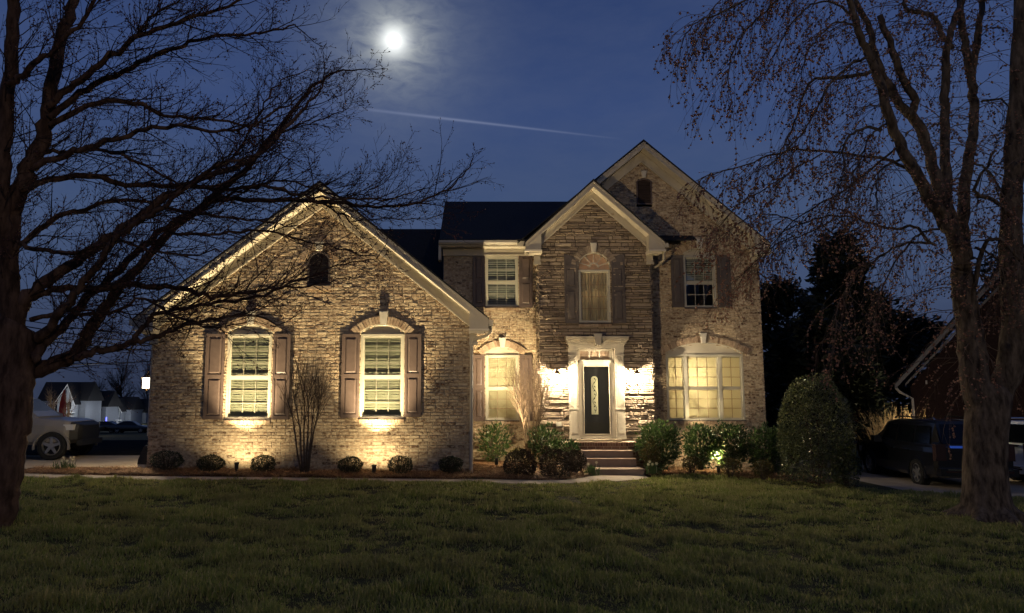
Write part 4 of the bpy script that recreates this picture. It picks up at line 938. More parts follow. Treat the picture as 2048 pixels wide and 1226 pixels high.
# dark tapered bin and stone at the left corner
t = thing('downspout_boot', (GL-.12, YG+.1, .25), 'black tapered container leaning at the left corner of the garage wall', 'container')
mb = MB(); a = pz(892, YG); mb.prism([(GL-.26, .42), (GL-.03, .42), (GL-.03, a), (GL-.11, a), (GL-.24, .55)], YG+.03, YG+.35); build('bin_body', mb, MT['black_metal'], t)
mb = MB(); mb.box(GL-.24, GL-.06, YG+.02, YG+.36, .2, .42); build('stone_block', mb, MT['keystone'], t)
# ------------------------------------------------------------------ trees
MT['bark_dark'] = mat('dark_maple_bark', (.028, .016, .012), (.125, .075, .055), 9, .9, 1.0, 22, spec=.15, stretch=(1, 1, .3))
MT['bark_grey'] = mat('grey_brown_bark', (.036, .026, .019), (.17, .13, .095), 10, .9, 1.0, 22, spec=.15, stretch=(1, 1, .35))
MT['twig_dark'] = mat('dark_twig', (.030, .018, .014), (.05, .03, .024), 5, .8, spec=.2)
MT['twig_brown'] = mat('brown_twig', (.10, .066, .046), (.15, .105, .075), 5, .8, spec=.2)
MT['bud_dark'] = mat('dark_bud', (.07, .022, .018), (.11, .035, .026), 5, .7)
MT['bud_pink'] = mat('russet_flower_bud', None, (.40, .20, .13), 3, .7, trans=.2, contrast=(.45, .7), island=[(0, (.18, .085, .055)), (.5, (.30, .15, .10)), (1, (.42, .24, .16))])
def curve(pts, sub=5):
    """smooth polyline through points"""
    pts = [Vector(p) for p in pts]; out = []
    for i in range(len(pts)-1):
        p0, p1, p2, p3 = pts[max(i-1,0)], pts[i], pts[i+1], pts[min(i+2, len(pts)-1)]
        for k in range(sub):
            t = k/sub; out.append(.5*((2*p1)+(p2-p0)*t+(2*p0-5*p1+4*p2-p3)*t*t+(3*p1-p0-3*p2+p3)*t**3))
    out.append(pts[-1]); return out
class Tree:
    def __init__(s, seed): s.r = random.Random(seed); s.tk = MB(); s.tw = MB(); s.bv = []; s.n = 0
    def limb(s, spec, r0, r1, Y0, Y1, wob=.02, n=8, sub=5, power=1.0):
        """traced limb: pixel points with depth running from Y0 to Y1"""
        k = len(spec); pts = [P(x, y, Y0+(Y1-Y0)*(i/(k-1))) for i, (x, y) in enumerate(spec)]
        c = curve(pts, sub); m = len(c)
        c = [p+Vector((s.r.gauss(0, wob), s.r.gauss(0, wob), s.r.gauss(0, wob)))*(0 if i == 0 else 1) for i, p in enumerate(c)]
        rad = [(r0+(r1-r0)*(i/(m-1))**power)*(1+s.r.uniform(-.06, .06)) for i in range(m)]
        s.tk.tube(c, rad, n); return c, rad
    def twig(s, p, d, L, r, lev, droop, buds, spread=.75, segs=5, kids=5, curl=.10):
        R = s.r; d = d.normalized(); pts = [p]; st = L/segs
        for i in range(segs):
            d = (d+Vector((R.gauss(0, curl), R.gauss(0, curl), R.gauss(0, curl)+droop*(1+i*.35)))).normalized(); pts.append(pts[-1]+d*st)
        rad = [max(r*(1-.8*i/segs), .0022) for i in range(segs+1)]
        s.tw.tube(pts, rad, 4 if r > .008 else 3, cap=False); s.n += 1
        if buds and lev <= 1: 
            for i in range(1, segs+1):
                if R.random() < buds: s.bv.append((pts[i], R.uniform(.6, 1.3)))
        if lev <= 0: return pts
        for k in range(kids):
            u = .18+.8*(k+R.random()*.8)/kids; i = min(int(u*segs), segs-1); q = pts[i].lerp(pts[i+1], u*segs-i); ax = (pts[i+1]-pts[i]).normalized()
            o = ax.orthogonal().normalized(); o = Matrix.Rotation(R.uniform(0, 6.28), 3, ax) @ o
            s.twig(q, ax*(1-.25)+o*spread*R.uniform(.7, 1.2), L*R.uniform(.35, .62)*(1-.35*u), max(rad[i]*.6, .0025), lev-1, droop, buds, spread, max(3, segs-1), max(2, kids-1), curl)
        return pts
    def bud_mesh(s, size):
        V = []; Fc = []; o = 0
        base = np.array([(1,0,0),(-.5,.87,0),(-.5,-.87,0),(0,0,1.5),(0,0,-1.2)], float); tri = np.array([(0,1,3),(1,2,3),(2,0,3),(1,0,4),(2,1,4),(0,2,4)])
        r = np.random.default_rng(5); n = len(s.bv); P0 = np.array([tuple(b[0]) for b in s.bv]); S = np.array([b[1] for b in s.bv])*size
        A = unit(n); B = np.cross(A, unit(n)); B /= np.linalg.norm(B, axis=1, keepdims=True); C = np.cross(A, B)
        W = (base[None, :, 0:1]*B[:, None]+base[None, :, 1:2]*C[:, None]+base[None, :, 2:3]*A[:, None])*S[:, None, None]+P0[:, None]
        return W.reshape(-1, 3), (tri[None]+np.arange(n)[:, None, None]*5).reshape(-1, 3)
def spawn(T, c, rad, n, L, u0, u1, droop, buds, dirfn, lev=2, kids=5, r=.010, spread=.75, curl=.10):
    m = len(c)
    for k in range(n):
        u = u0+(u1-u0)*(k+T.r.random())/n; i = min(int(u*(m-1)), m-2); p = c[i].lerp(c[i+1], u*(m-1)-i); ax = (c[i+1]-c[i]).normalized()
        T.twig(p, dirfn(ax, T.r), L*T.r.uniform(.6, 1.25), min(r, rad[i]*.6), lev, droop, buds, spread, 5, kids, curl)

# --- left maple: dark silhouette reaching over the garage
T = Tree(21); LT = []
T.limb([(-40, 1085), (-32, 1030), (-14, 950), (0, 870), (12, 800), (20, 730), (24, 650)], .40, .31, 10.4, 10.5, .01, 14)
T.tk.tube(curve([P(-46, 1120, 10.4), P(-38, 1070, 10.4), P(-26, 1010, 10.4)]), [.62, .60, .56, .5, .45, .41, .38, .36, .34, .33, .33], 14)
def L(spec, r0, r1, Y0, Y1, n=8): c = T.limb(spec, r0, r1, Y0, Y1, .018, n); LT.append(c); return c
L([(26, 660), (14, 560), (16, 450), (36, 390), (62, 330), (88, 270), (100, 190), (118, 100), (140, 20), (160, -60)], .17, .06, 10.5, 10.2, 10)
L([(22, 560), (8, 470), (5, 380), (10, 250), (22, 120), (32, 0), (36, -80)], .13, .07, 10.5, 9.6, 10)
L([(20, 170), (60, 140), (110, 95), (165, 40), (200, -20)], .05, .02, 9.8, 9.3)
L([(30, 720), (60, 745), (110, 728), (148, 712), (168, 680), (205, 620), (245, 570), (330, 470), (420, 400), (500, 330), (545, 270), (605, 200), (650, 155), (705, 140)], .125, .012, 10.5, 12.2, 10)
L([(148, 715), (205, 702), (262, 686), (310, 676), (345, 660), (420, 640), (500, 632), (560, 650)], .055, .010, 10.6, 11.6)
L([(262, 686), (290, 650), (320, 625), (400, 612), (480, 600), (540, 585), (600, 560), (690, 530), (760, 512)], .04, .007, 10.9, 12.2)
L([(28, 640), (60, 590), (120, 545), (200, 490), (270, 440), (330, 395), (420, 350), (500, 320), (570, 255), (620, 205), (648, 168)], .10, .012, 10.5, 11.0)
L([(50, 600), (95, 582), (170, 578), (260, 572), (350, 575), (420, 592), (470, 588), (540, 577), (620, 572), (680, 560)], .06, .008, 10.5, 11.8)
L([(75, 680), (110, 640), (150, 590), (190, 530), (240, 470), (300, 430), (370, 375), (440, 330), (520, 310)], .07, .012, 10.5, 9.4)
L([(65, 720), (85, 690), (130, 650), (170, 600), (230, 550), (300, 480), (360, 440), (430, 400), (540, 400), (640, 404), (720, 410), (800, 412), (870, 392), (918, 360), (945, 318)], .075, .008, 10.4, 12.8)
L([(100, 215), (150, 165), (210, 120), (270, 75), (340, 50), (420, 25), (500, -10)], .055, .014, 10.2, 9.3)
L([(98, 235), (160, 185), (230, 150), (310, 110), (380, 85), (460, 70), (540, 62), (597, 50)], .05, .010, 10.2, 10.9)
L([(100, 250), (180, 212), (270, 205), (330, 230), (420, 240), (500, 250), (560, 232)], .045, .009, 10.2, 11.4)
L([(60, 335), (130, 310), (210, 285), (290, 260), (360, 250), (450, 262), (520, 240), (600, 190)], .05, .009, 10.3, 9.8)
L([(70, 300), (120, 305), (210, 300), (290, 330), (370, 370), (440, 365), (520, 330)], .035, .007, 10.3, 11.0)
L([(40, 380), (100, 360), (190, 352), (270, 370), (360, 372), (450, 380), (540, 372), (610, 392), (700, 396), (775, 398), (840, 380)], .05, .008, 10.3, 12.0)
L([(30, 500), (90, 450), (160, 420), (250, 400), (330, 415), (420, 430), (510, 440), (580, 452)], .045, .008, 10.4, 11.6)
L([(34, 480), (80, 500), (150, 505), (230, 480), (300, 500), (380, 510), (450, 500)], .035, .007, 10.4, 9.6)
L([(60, 640), (130, 625), (210, 628), (290, 600), (370, 640), (440, 655), (520, 640)], .035, .006, 10.4, 11.3)
L([(270, 75), (310, 30), (380, -10)], .02, .008, 9.8, 9.3)
L([(420, 350), (480, 300), (520, 220), (565, 160), (625, 140)], .022, .006, 10.9, 11.9)
L([(330, 470), (420, 470), (520, 462), (600, 478), (690, 500), (760, 520)], .026, .006, 11.2, 12.6)
L([(430, 400), (500, 380), (560, 360), (640, 380), (700, 395), (760, 370), (800, 330)], .022, .005, 11.2, 12.5)
L([(545, 270), (600, 250), (680, 225), (692, 190), (722, 142)], .014, .004, 11.6, 12.2)
L([(640, 404), (700, 440), (760, 436), (840, 440), (905, 425)], .014, .004, 12.2, 13.0)
def dirL(ax, R):
    v = Vector((R.gauss(.25, .5), R.gauss(0, .55), R.gauss(.12, .45))); v -= ax*v.dot(ax)*.3
    return ax*.75+v.normalized()*R.uniform(.5, .9)
for c, rad in LT:
    ln = sum((c[i+1]-c[i]).length for i in range(len(c)-1)); spawn(T, c, rad, int(6+ln*7.5), .55+.40*min(ln, 5)/5, .06, .90, .022, .35, dirL, 2, 4, .010, .7, .11)
    T.twig(c[-1], c[-1]-c[-2], .55, rad[-1], 2, .02, .35, .7, 5, 4)
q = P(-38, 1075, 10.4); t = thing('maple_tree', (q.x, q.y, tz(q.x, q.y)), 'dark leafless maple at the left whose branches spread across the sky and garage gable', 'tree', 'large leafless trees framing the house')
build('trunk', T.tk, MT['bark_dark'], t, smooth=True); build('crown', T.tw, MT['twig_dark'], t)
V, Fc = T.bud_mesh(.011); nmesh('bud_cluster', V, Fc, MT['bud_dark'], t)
print('left tree twigs', T.n)

# --- right maple: several upright limbs, drooping budded twigs
T = Tree(33); RT = []
def Lr(spec, r0, r1, Y0, Y1, n=9, keep=True, wob=.012):
    c = T.limb(spec, r0, r1, Y0, Y1, wob, n)
    if keep: RT.append(c)
    return c
T.tk.tube(curve([P(1974, 1058, 14.7), P(1974, 1030, 14.7), P(1972, 985, 14.7), P(1970, 930, 14.7), P(1972, 860, 14.7), P(1978, 800, 14.7), P(1984, 770, 14.7)], 4),
    [.74, .68, .62, .55, .50, .47, .44, .42, .40, .39, .385, .38, .375, .37, .37, .37, .37, .38, .38, .38, .38, .36, .34, .3, .25], 16)
for a in range(7):                      # root flare
    an = a*.9+.3; p = P(1974, 1030, 14.7); T.tk.tube(curve([p+Vector((0, 0, .25)), p+Vector((.45*math.cos(an), .45*math.sin(an), -.02)), p+Vector((.95*math.cos(an), .95*math.sin(an), -.16))], 4), [.3, .27, .24, .21, .17, .14, .11, .08, .05], 8)
k0 = 1300; f6 = lambda *pp: [(1300+x/1.857, y/1.857) for x, y in pp]
m1_ = Lr([(1968, 830), (1950, 760), (1944, 690), (1936, 640), (1928, 590), (1925, 540)], .27, .19, 14.7, 14.6, 12)
Lr(f6((1165,1000),(1130,880),(1080,800),(1040,740),(1000,660),(940,560),(890,440),(850,300),(815,210),(780,120),(735,0),(700,-120)), .15, .05, 14.6, 13.6, 10)
Lr(f6((1160,1000),(1120,830),(1060,650),(1000,470),(930,390),(870,290),(835,200),(815,110),(760,0)), .13, .05, 14.6, 14.3, 10)
Lr(f6((962,430),(985,380),(940,290),(900,180),(850,60)), .085, .06, 14.4, 14.2, 9)
Lr(f6((1140,930),(1105,800),(1098,600),(1095,400),(1100,220),(1120,110),(1160,0),(1180,-100)), .11, .05, 14.6, 14.9, 9)
Lr(f6((1175,960),(1160,800),(1175,640),(1200,500),(1205,380),(1185,260),(1165,130),(1150,0),(1140,-90)), .12, .06, 14.6, 15.2, 10)
Lr(f6((1195,280),(1215,150),(1230,40),(1240,-80)), .08, .05, 15.1, 15.2, 8)
Lr([(1990, 800), (2018, 740), (2028, 660), (2024, 560), (2022, 440), (2028, 320), (2036, 200), (2040, 60), (2044, -60)], .26, .12, 14.7, 14.0, 12)
Lr(f6((1120,180),(1085,130),(1060,70),(1010,45),(960,40),(940,10)), .06, .035, 14.8, 14.4, 8)
Lr([(2022, 430), (1985, 400), (1950, 380), (1990, 300)], .05, .02, 14.2, 13.4, 7)
Lr([(1940, 640), (1965, 500), (2000, 480), (2048, 530)], .05, .02, 14.5, 13.8, 7)
arcs = [(f6((820,265),(740,285),(660,290),(600,300),(565,370),(540,450),(505,520),(485,570)), .040, 13.9, 13.2),
  (f6((860,480),(800,475),(745,500),(715,550),(722,620),(705,690),(665,760)), .032, 14.2, 13.2), (f6((940,590),(885,610),(850,645),(840,720),(850,790)), .028, 14.4, 13.6),
  (f6((880,460),(820,500),(790,570),(760,640),(750,720)), .022, 14.2, 13.0), (f6((815,215),(760,230),(700,280),(650,340),(610,420),(560,500),(470,590),(380,640)), .030, 13.9, 12.8),
  (f6((780,110),(720,80),(650,110),(590,190),(560,280)), .025, 13.8, 13.0), (f6((760,60),(680,10),(600,20),(530,80),(480,170),(430,260)), .025, 13.7, 12.6),
  (f6((735,0),(640,-60),(520,-30),(430,40),(350,120),(300,220),(290,330)), .030, 13.6, 12.2), (f6((700,-100),(560,-110),(420,-40),(300,30),(180,80),(120,140)), .032, 13.4, 12.0),
  (f6((700,-100),(520,-140),(380,-80),(260,0),(200,110)), .028, 13.4, 13.2), (f6((1040,900),(980,840),(900,850),(820,830),(700,800),(560,830),(480,870),(360,930)), .035, 14.6, 15.4),
  (f6((1000,660),(900,600),(800,580),(640,560),(500,560),(360,610),(250,640),(180,670)), .034, 14.5, 13.6), (f6((640,570),(520,640),(430,700),(330,760),(260,840)), .018, 14.1, 13.8),
  (f6((930,540),(800,640),(700,720),(560,800),(460,900),(400,1000)), .026, 14.4, 15.2), (f6((700,800),(600,860),(480,900),(380,980),(300,1060)), .020, 15.0, 15.6), (f6((560,830),(470,800),(380,800),(290,860)), .014, 15.2, 15.5),
  (f6((1060,910),(960,900),(860,950),(760,1030),(700,1130),(690,1250)), .028, 14.6, 14.0), (f6((1080,850),(1000,870),(920,960),(860,1080),(830,1200)), .024, 14.6, 14.2),
  (f6((1205,920),(1260,940),(1310,1000),(1389,1050)), .030, 14.6, 14.0), (f6((1200,600),(1260,640),(1310,720),(1350,820)), .026, 15.0, 14.2), (f6((1230,380),(1300,370),(1360,430),(1400,540)), .028, 15.0, 14.2)]
DR = [T.limb(s, r0, .007, a, c, .012, 6) for s, r0, a, c in arcs]
def dirD(ax, R):
    v = Vector((R.gauss(-.25, .6), R.gauss(-.1, .6), R.gauss(-.25, .4))); return ax*.6+v.normalized()*R.uniform(.5, .9)
def dirU(ax, R):
    v = Vector((R.gauss(-.35, .8), R.gauss(-.1, .8), R.gauss(.05, .4))); return v.normalized()+ax*.25
for c, rad in DR:
    ln = sum((c[i+1]-c[i]).length for i in range(len(c)-1)); spawn(T, c, rad, int(6+ln*8.5), 1.15, .10, 1, -.15, .42, dirD, 2, 3, .007, .5, .09)
    T.twig(c[-1], c[-1]-c[-2], 1.1, rad[-1], 2, -.10, .42, .5, 5, 3)
for c, rad in RT: spawn(T, c, rad, 20, 1.5, .15, .98, -.15, .40, dirU, 2, 4, .010, .5, .10)
q = P(1974, 1035, 14.7); t = thing('maple_tree', (q.x, q.y, tz(q.x, q.y)), 'grey-barked tree at the right with drooping twigs full of russet spring buds', 'tree', 'large leafless trees framing the house')
build('trunk', T.tk, MT['bark_grey'], t, smooth=True); build('crown', T.tw, MT['twig_brown'], t)
V, Fc = T.bud_mesh(.022); nmesh('bud_cluster', V, Fc, MT['bud_pink'], t)
print('right tree twigs', T.n, 'buds', len(T.bv))

# --- evergreens behind the right side
def evergreen(px, top, bot, Y, wpx, label, nl, shape='cone', seed=1, L=.35, group='dark evergreens behind the house'):
    r = np.random.default_rng(seed); s = Y/F; q = P(px, bot, Y); zt = P(px, top, Y).z; z0 = tz(q.x, Y); h = zt-z0; w = wpx*s/2
    t = thing('evergreen_tree', (q.x, Y, z0), label, 'tree', group); nb = 70; az = r.uniform(0, 6.28, nb); hb = r.uniform(.10, .97, nb)
    prof = (lambda u: (1-u)**.8*(.9+.25*np.sin(u*31))+.05) if shape == 'cone' else (lambda u: np.sqrt(np.clip(1-((u-.42)/.62)**2, .02, 1))*(.85+.2*np.sin(u*23+seed)))
    k = r.integers(0, nb, nl); u = hb[k]; rr = prof(u)*w*r.uniform(.35, 1.02, nl)
    C = np.stack([np.cos(az[k])*rr, np.sin(az[k])*rr, u*h], 1)+r.normal(0, 1, (nl, 3))*np.array([.11*w, .11*w, .03*h])
    D = np.stack([np.cos(az[k]), np.sin(az[k]), np.full(nl, .15)], 1)+unit(nl)*.7
    V, Fc = leaf_mesh(C+np.array([q.x, Y, z0]), D, unit(nl)+np.array([0, 0, .8]), L*r.uniform(.5, 1.2, nl), L*.2*r.uniform(.6, 1.2, nl))
    nmesh('crown', V, Fc, MT['evergreen'], t); mb = MB(); mb.tube([(q.x, Y, z0-.2), (q.x+.1, Y, z0+h*.5), (q.x, Y, z0+h*.97)], [w*.09+.08, w*.05+.05, .03], 8)
    for i in range(0, nb, 2):
        mb.tube([(q.x, Y, z0+hb[i]*h*.95), (q.x+math.cos(az[i])*float(prof(hb[i]))*w*.8, Y+math.sin(az[i])*float(prof(hb[i]))*w*.8, z0+hb[i]*h)], [.05, .015], 4, cap=False)
    build('trunk', mb, MT['bark_dark'], t)
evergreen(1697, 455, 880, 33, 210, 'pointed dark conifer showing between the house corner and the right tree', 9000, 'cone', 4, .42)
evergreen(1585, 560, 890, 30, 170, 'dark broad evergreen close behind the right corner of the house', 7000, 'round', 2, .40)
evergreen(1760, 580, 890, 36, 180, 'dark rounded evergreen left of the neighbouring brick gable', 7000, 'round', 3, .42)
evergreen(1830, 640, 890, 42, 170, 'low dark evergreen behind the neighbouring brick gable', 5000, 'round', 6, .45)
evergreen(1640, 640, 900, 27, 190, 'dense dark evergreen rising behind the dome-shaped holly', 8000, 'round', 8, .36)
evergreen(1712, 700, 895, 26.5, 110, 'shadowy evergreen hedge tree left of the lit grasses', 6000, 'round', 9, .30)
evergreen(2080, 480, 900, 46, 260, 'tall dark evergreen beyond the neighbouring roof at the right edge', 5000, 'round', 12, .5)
# dry ornamental grass lit from the side
MT['dry'] = mat('dry_grass', None, (.46, .34, .17), 4, .8, trans=.25, contrast=(.5, .8), island=[(0, (.22, .14, .06)), (1, (.42, .30, .14))])
q = P(1788, 850, 25.3); z0 = tz(q.x, 25.3); t = thing('dry_grass_clump', (q.x, 25.3, z0), 'straw-coloured clump of dry grass glowing against the dark brick gable', 'grass clump')
mb = MB()
for i in range(420):
    a = rng.gauss(-.12, .30); h = rng.uniform(1.1, 2.5); x = q.x+rng.gauss(0, .38); y = 25.3+rng.gauss(0, .3); w = .011; e = (x+math.sin(a)*h, y+rng.gauss(0, .2), z0+math.cos(a)*h); mm = (x+math.sin(a)*h*.4, y, z0+h*.55)
    mb.add([(x-w,y,z0-.05),(x+w,y,z0-.05),(mm[0]+w,mm[1],mm[2]),(mm[0]-w,mm[1],mm[2]),e], [(0,1,2,3),(3,2,4)])
build('dry_blade', mb, MT['dry'], t)
lamp('POINT', 'neighbour_side_light', (q.x+.55, 24.6, z0+1.5), 130, WARM2, shadow_soft_size=.08)
# ------------------------------------------------------------------ neighbouring brick house at the right
MT['dark_brick'] = mat('dark_red_brick', (.020, .011, .009), (.034, .019, .015), 14, .9, .3, 40, spec=.1)
Yn = 29.0; nl_, nz_ = P(1820, 770, Yn).x, P(1820, 762, Yn).z; el = P(1806, 768, Yn-.4); slope = 1.13*(P(1890, 676, Yn-.4).z-el.z)/(P(1890, 676, Yn-.4).x-el.x); half = 4.3; ap = (el.x+half, el.z+slope*half); g0 = tz(nl_, Yn)
nb = thing('neighbour_house', (nl_, Yn, g0), 'neighbouring dark red brick house with a steep gable, behind the parked vehicles', 'house')
mb = MB(); n_ = 40
mb.prism([(nl_, g0-.5), (ap[0]*2-nl_, g0-.5), (ap[0]*2-nl_, el.z-.1), (ap[0], ap[1]-.35), (nl_, el.z-.1+slope*.0)], Yn, Yn+4)
build('wall', mb, MT['dark_brick'], nb)
mb = MB(); mb.prism([(el.x, el.z), ap, (ap[0], ap[1]+.12), (el.x, el.z+.05)], Yn-.45, Yn+4.4); mb.prism([ap, (2*ap[0]-el.x, el.z), (2*ap[0]-el.x, el.z+.05), (ap[0], ap[1]+.12)], Yn-.45, Yn+4.4); build('roof', mb, MT['shingle'], nb)
mb = MB(); mb.prism([(el.x+.01, el.z-.005), (ap[0], ap[1]-.005), (ap[0], ap[1]-.24), (el.x+.01, el.z-.2)], Yn-.42, Yn-.36); mb.prism([(ap[0], ap[1]-.005), (2*ap[0]-el.x-.01, el.z-.005), (2*ap[0]-el.x-.01, el.z-.2), (ap[0], ap[1]-.24)], Yn-.42, Yn-.36)
mb.prism([(el.x+.35, el.z+.04), (ap[0], ap[1]-.5), (ap[0], ap[1]-.62), (el.x+.35, el.z-.06)], Yn-.05, Yn-.005); build('rake_board', mb, MT['siding'], nb)
mb = MB(); mb.tube([(el.x+.05, Yn-.3, el.z-.15), (el.x+.15, Yn-.25, el.z-.3), (nl_+.05, Yn-.06, el.z-.55), (nl_+.05, Yn-.06, g0)], .05, 8); build('downspout', mb, MT['trim'], nb)
mb = MB(); vx = P(1848, 765, Yn).x; vz = P(1848, 765, Yn).z; mb.box(vx-.03, vx+.03, Yn-.04, Yn+.01, vz-.07, vz+.07); build('wall_vent', mb, MT['trim'], nb)
nb.rotation_euler = (0, 0, R_(-33))
# ------------------------------------------------------------------ vehicles (local frame: +x forward, y left, z up)
MT['tyre'] = mat('tyre_rubber', (.012, .012, .012), (.02, .02, .02), 20, .85, spec=.2)
MT['alloy'] = mat('alloy_wheel', (.45, .44, .42), None, rough=.3, metallic=.8); MT['chrome'] = mat('chrome', (.7, .7, .7), None, rough=.12, metallic=1)
MT['carglass'] = mat('tinted_glass', (.004, .005, .006), None, rough=.12, spec=.35)
MT['silver'] = mat('silver_paint', (.20, .185, .16), (.22, .20, .175), 2, .4, metallic=.1, coat=.7); MT['blackp'] = mat('black_paint', (.006, .006, .007), (.008, .008, .009), 2, .3, coat=.8)
MT['whitep'] = mat('white_paint', (.62, .64, .68), (.64, .66, .70), 2, .35, coat=.5); MT['plastic'] = mat('black_plastic', (.012, .012, .012), None, rough=.6)
MT['redlens'] = mat('tail_lens', (.05, .028, .024), None, rough=.15, coat=.6); MT['lamp_clear'] = mat('headlamp_lens', (.5, .5, .5), None, rough=.1, coat=.6); MT['plate'] = mat('plate', (.68, .66, .66), None, rough=.5); MT['blue'] = mat('reflected_blue_strip', (.02, .07, .35), None, rough=.2, coat=.6)
_p = MT['blue'].node_tree.nodes['Principled BSDF']; _p.inputs['Emission Color'].default_value = (.06, .16, .8, 1); _p.inputs['Emission Strength'].default_value = .22  # strip's blue reflection painted in as colour and a faint glow
def loft(mb, secs, m=0):
    """secs: list of (x, half-outline [(y, z)...]) mirrored about y = 0"""
    o = len(mb.v); n = None; vs = []
    for x, h in secs:
        ring = [(x, y, z) for y, z in h]+[(x, -y, z) for y, z in h[::-1]]; n = len(ring); vs += ring
    fs = [(i*n+j, (i+1)*n+j, (i+1)*n+(j+1)%n, i*n+(j+1)%n) for i in range(len(secs)-1) for j in range(n)]+[tuple(range(n)), tuple(range(len(secs)*n-1, (len(secs)-1)*n-1, -1))]
    return mb.add(vs, fs, m)
def wheel(root, x, y, r, w=.25, spokes=6):
    s = 1 if y > 0 else -1; ty = MB(); prof = [(r*.66, -w/2), (r*.93, -w/2), (r, -w*.36), (r, w*.36), (r*.93, w/2), (r*.66, w/2)]; n = 28
    def ring(mb, prof, cl=True):
        vs = [(x+rr*math.cos(6.2832*j/n), y+yy*s, r+rr*math.sin(6.2832*j/n)) for rr, yy in prof for j in range(n)]; k = len(prof)
        mb.add(vs, [(i*n+j, i*n+(j+1)%n, ((i+1)%k)*n+(j+1)%n, ((i+1)%k)*n+j) for i in range(k if cl else k-1) for j in range(n)])
    ring(ty, prof); wh = build('wheel', ty, MT['tyre'], root); rm = MB(); ring(rm, [(r*.66, w*.42), (r*.60, w*.47), (r*.58, w*.2), (r*.62, -w*.3)], False)
    for k in range(spokes):
        a = 6.2832*k/spokes+.3; c, sn = math.cos(a), math.sin(a); d = r*.09
        pts = [(x+r*.12*c-d*1.2*sn, r+r*.12*sn+d*1.2*c), (x+r*.12*c+d*1.2*sn, r+r*.12*sn-d*1.2*c), (x+r*.6*c+d*.9*sn, r+r*.6*sn-d*.9*c), (x+r*.6*c-d*.9*sn, r+r*.6*sn+d*.9*c)]
        rm.prism(pts, y+s*w*.30, y+s*w*.42)
    rm.tube([(x, y+s*w*.2, r), (x, y+s*w*.45, r)], r*.2, 14); build('rim', rm, MT['alloy'], wh)
    dk = MB(); dk.tube([(x, y-s*w*.1, r), (x, y+s*w*.12, r)], r*.6, 20); build('brake_disc', dk, MT['plastic'], wh)
def body_side(w, z0, z1, top_in=.08): return [(w-.10, z0), (w-.02, z0+.10), (w, z0+.32), (w-.01, z1-.18), (w-top_in*.6, z1-.05), (w-top_in, z1)]
def arch_lip(mb, x, y, r, m=0):
    s = 1 if y > 0 else -1; n = 14
    for i in range(n):
        a0, a1 = math.pi*(-.05+1.1*i/n), math.pi*(-.05+1.1*(i+1)/n)
        mb.prism([(x+rr*math.cos(a), r*.92+rr*math.sin(a)) for rr, a in ((r*1.13, a0), (r*1.13, a1), (r*1.27, a1), (r*1.27, a0))], y-s*.05, y+s*.02, m)
def place(root, loc, ang): root.location = loc; root.rotation_euler = (0, 0, ang)
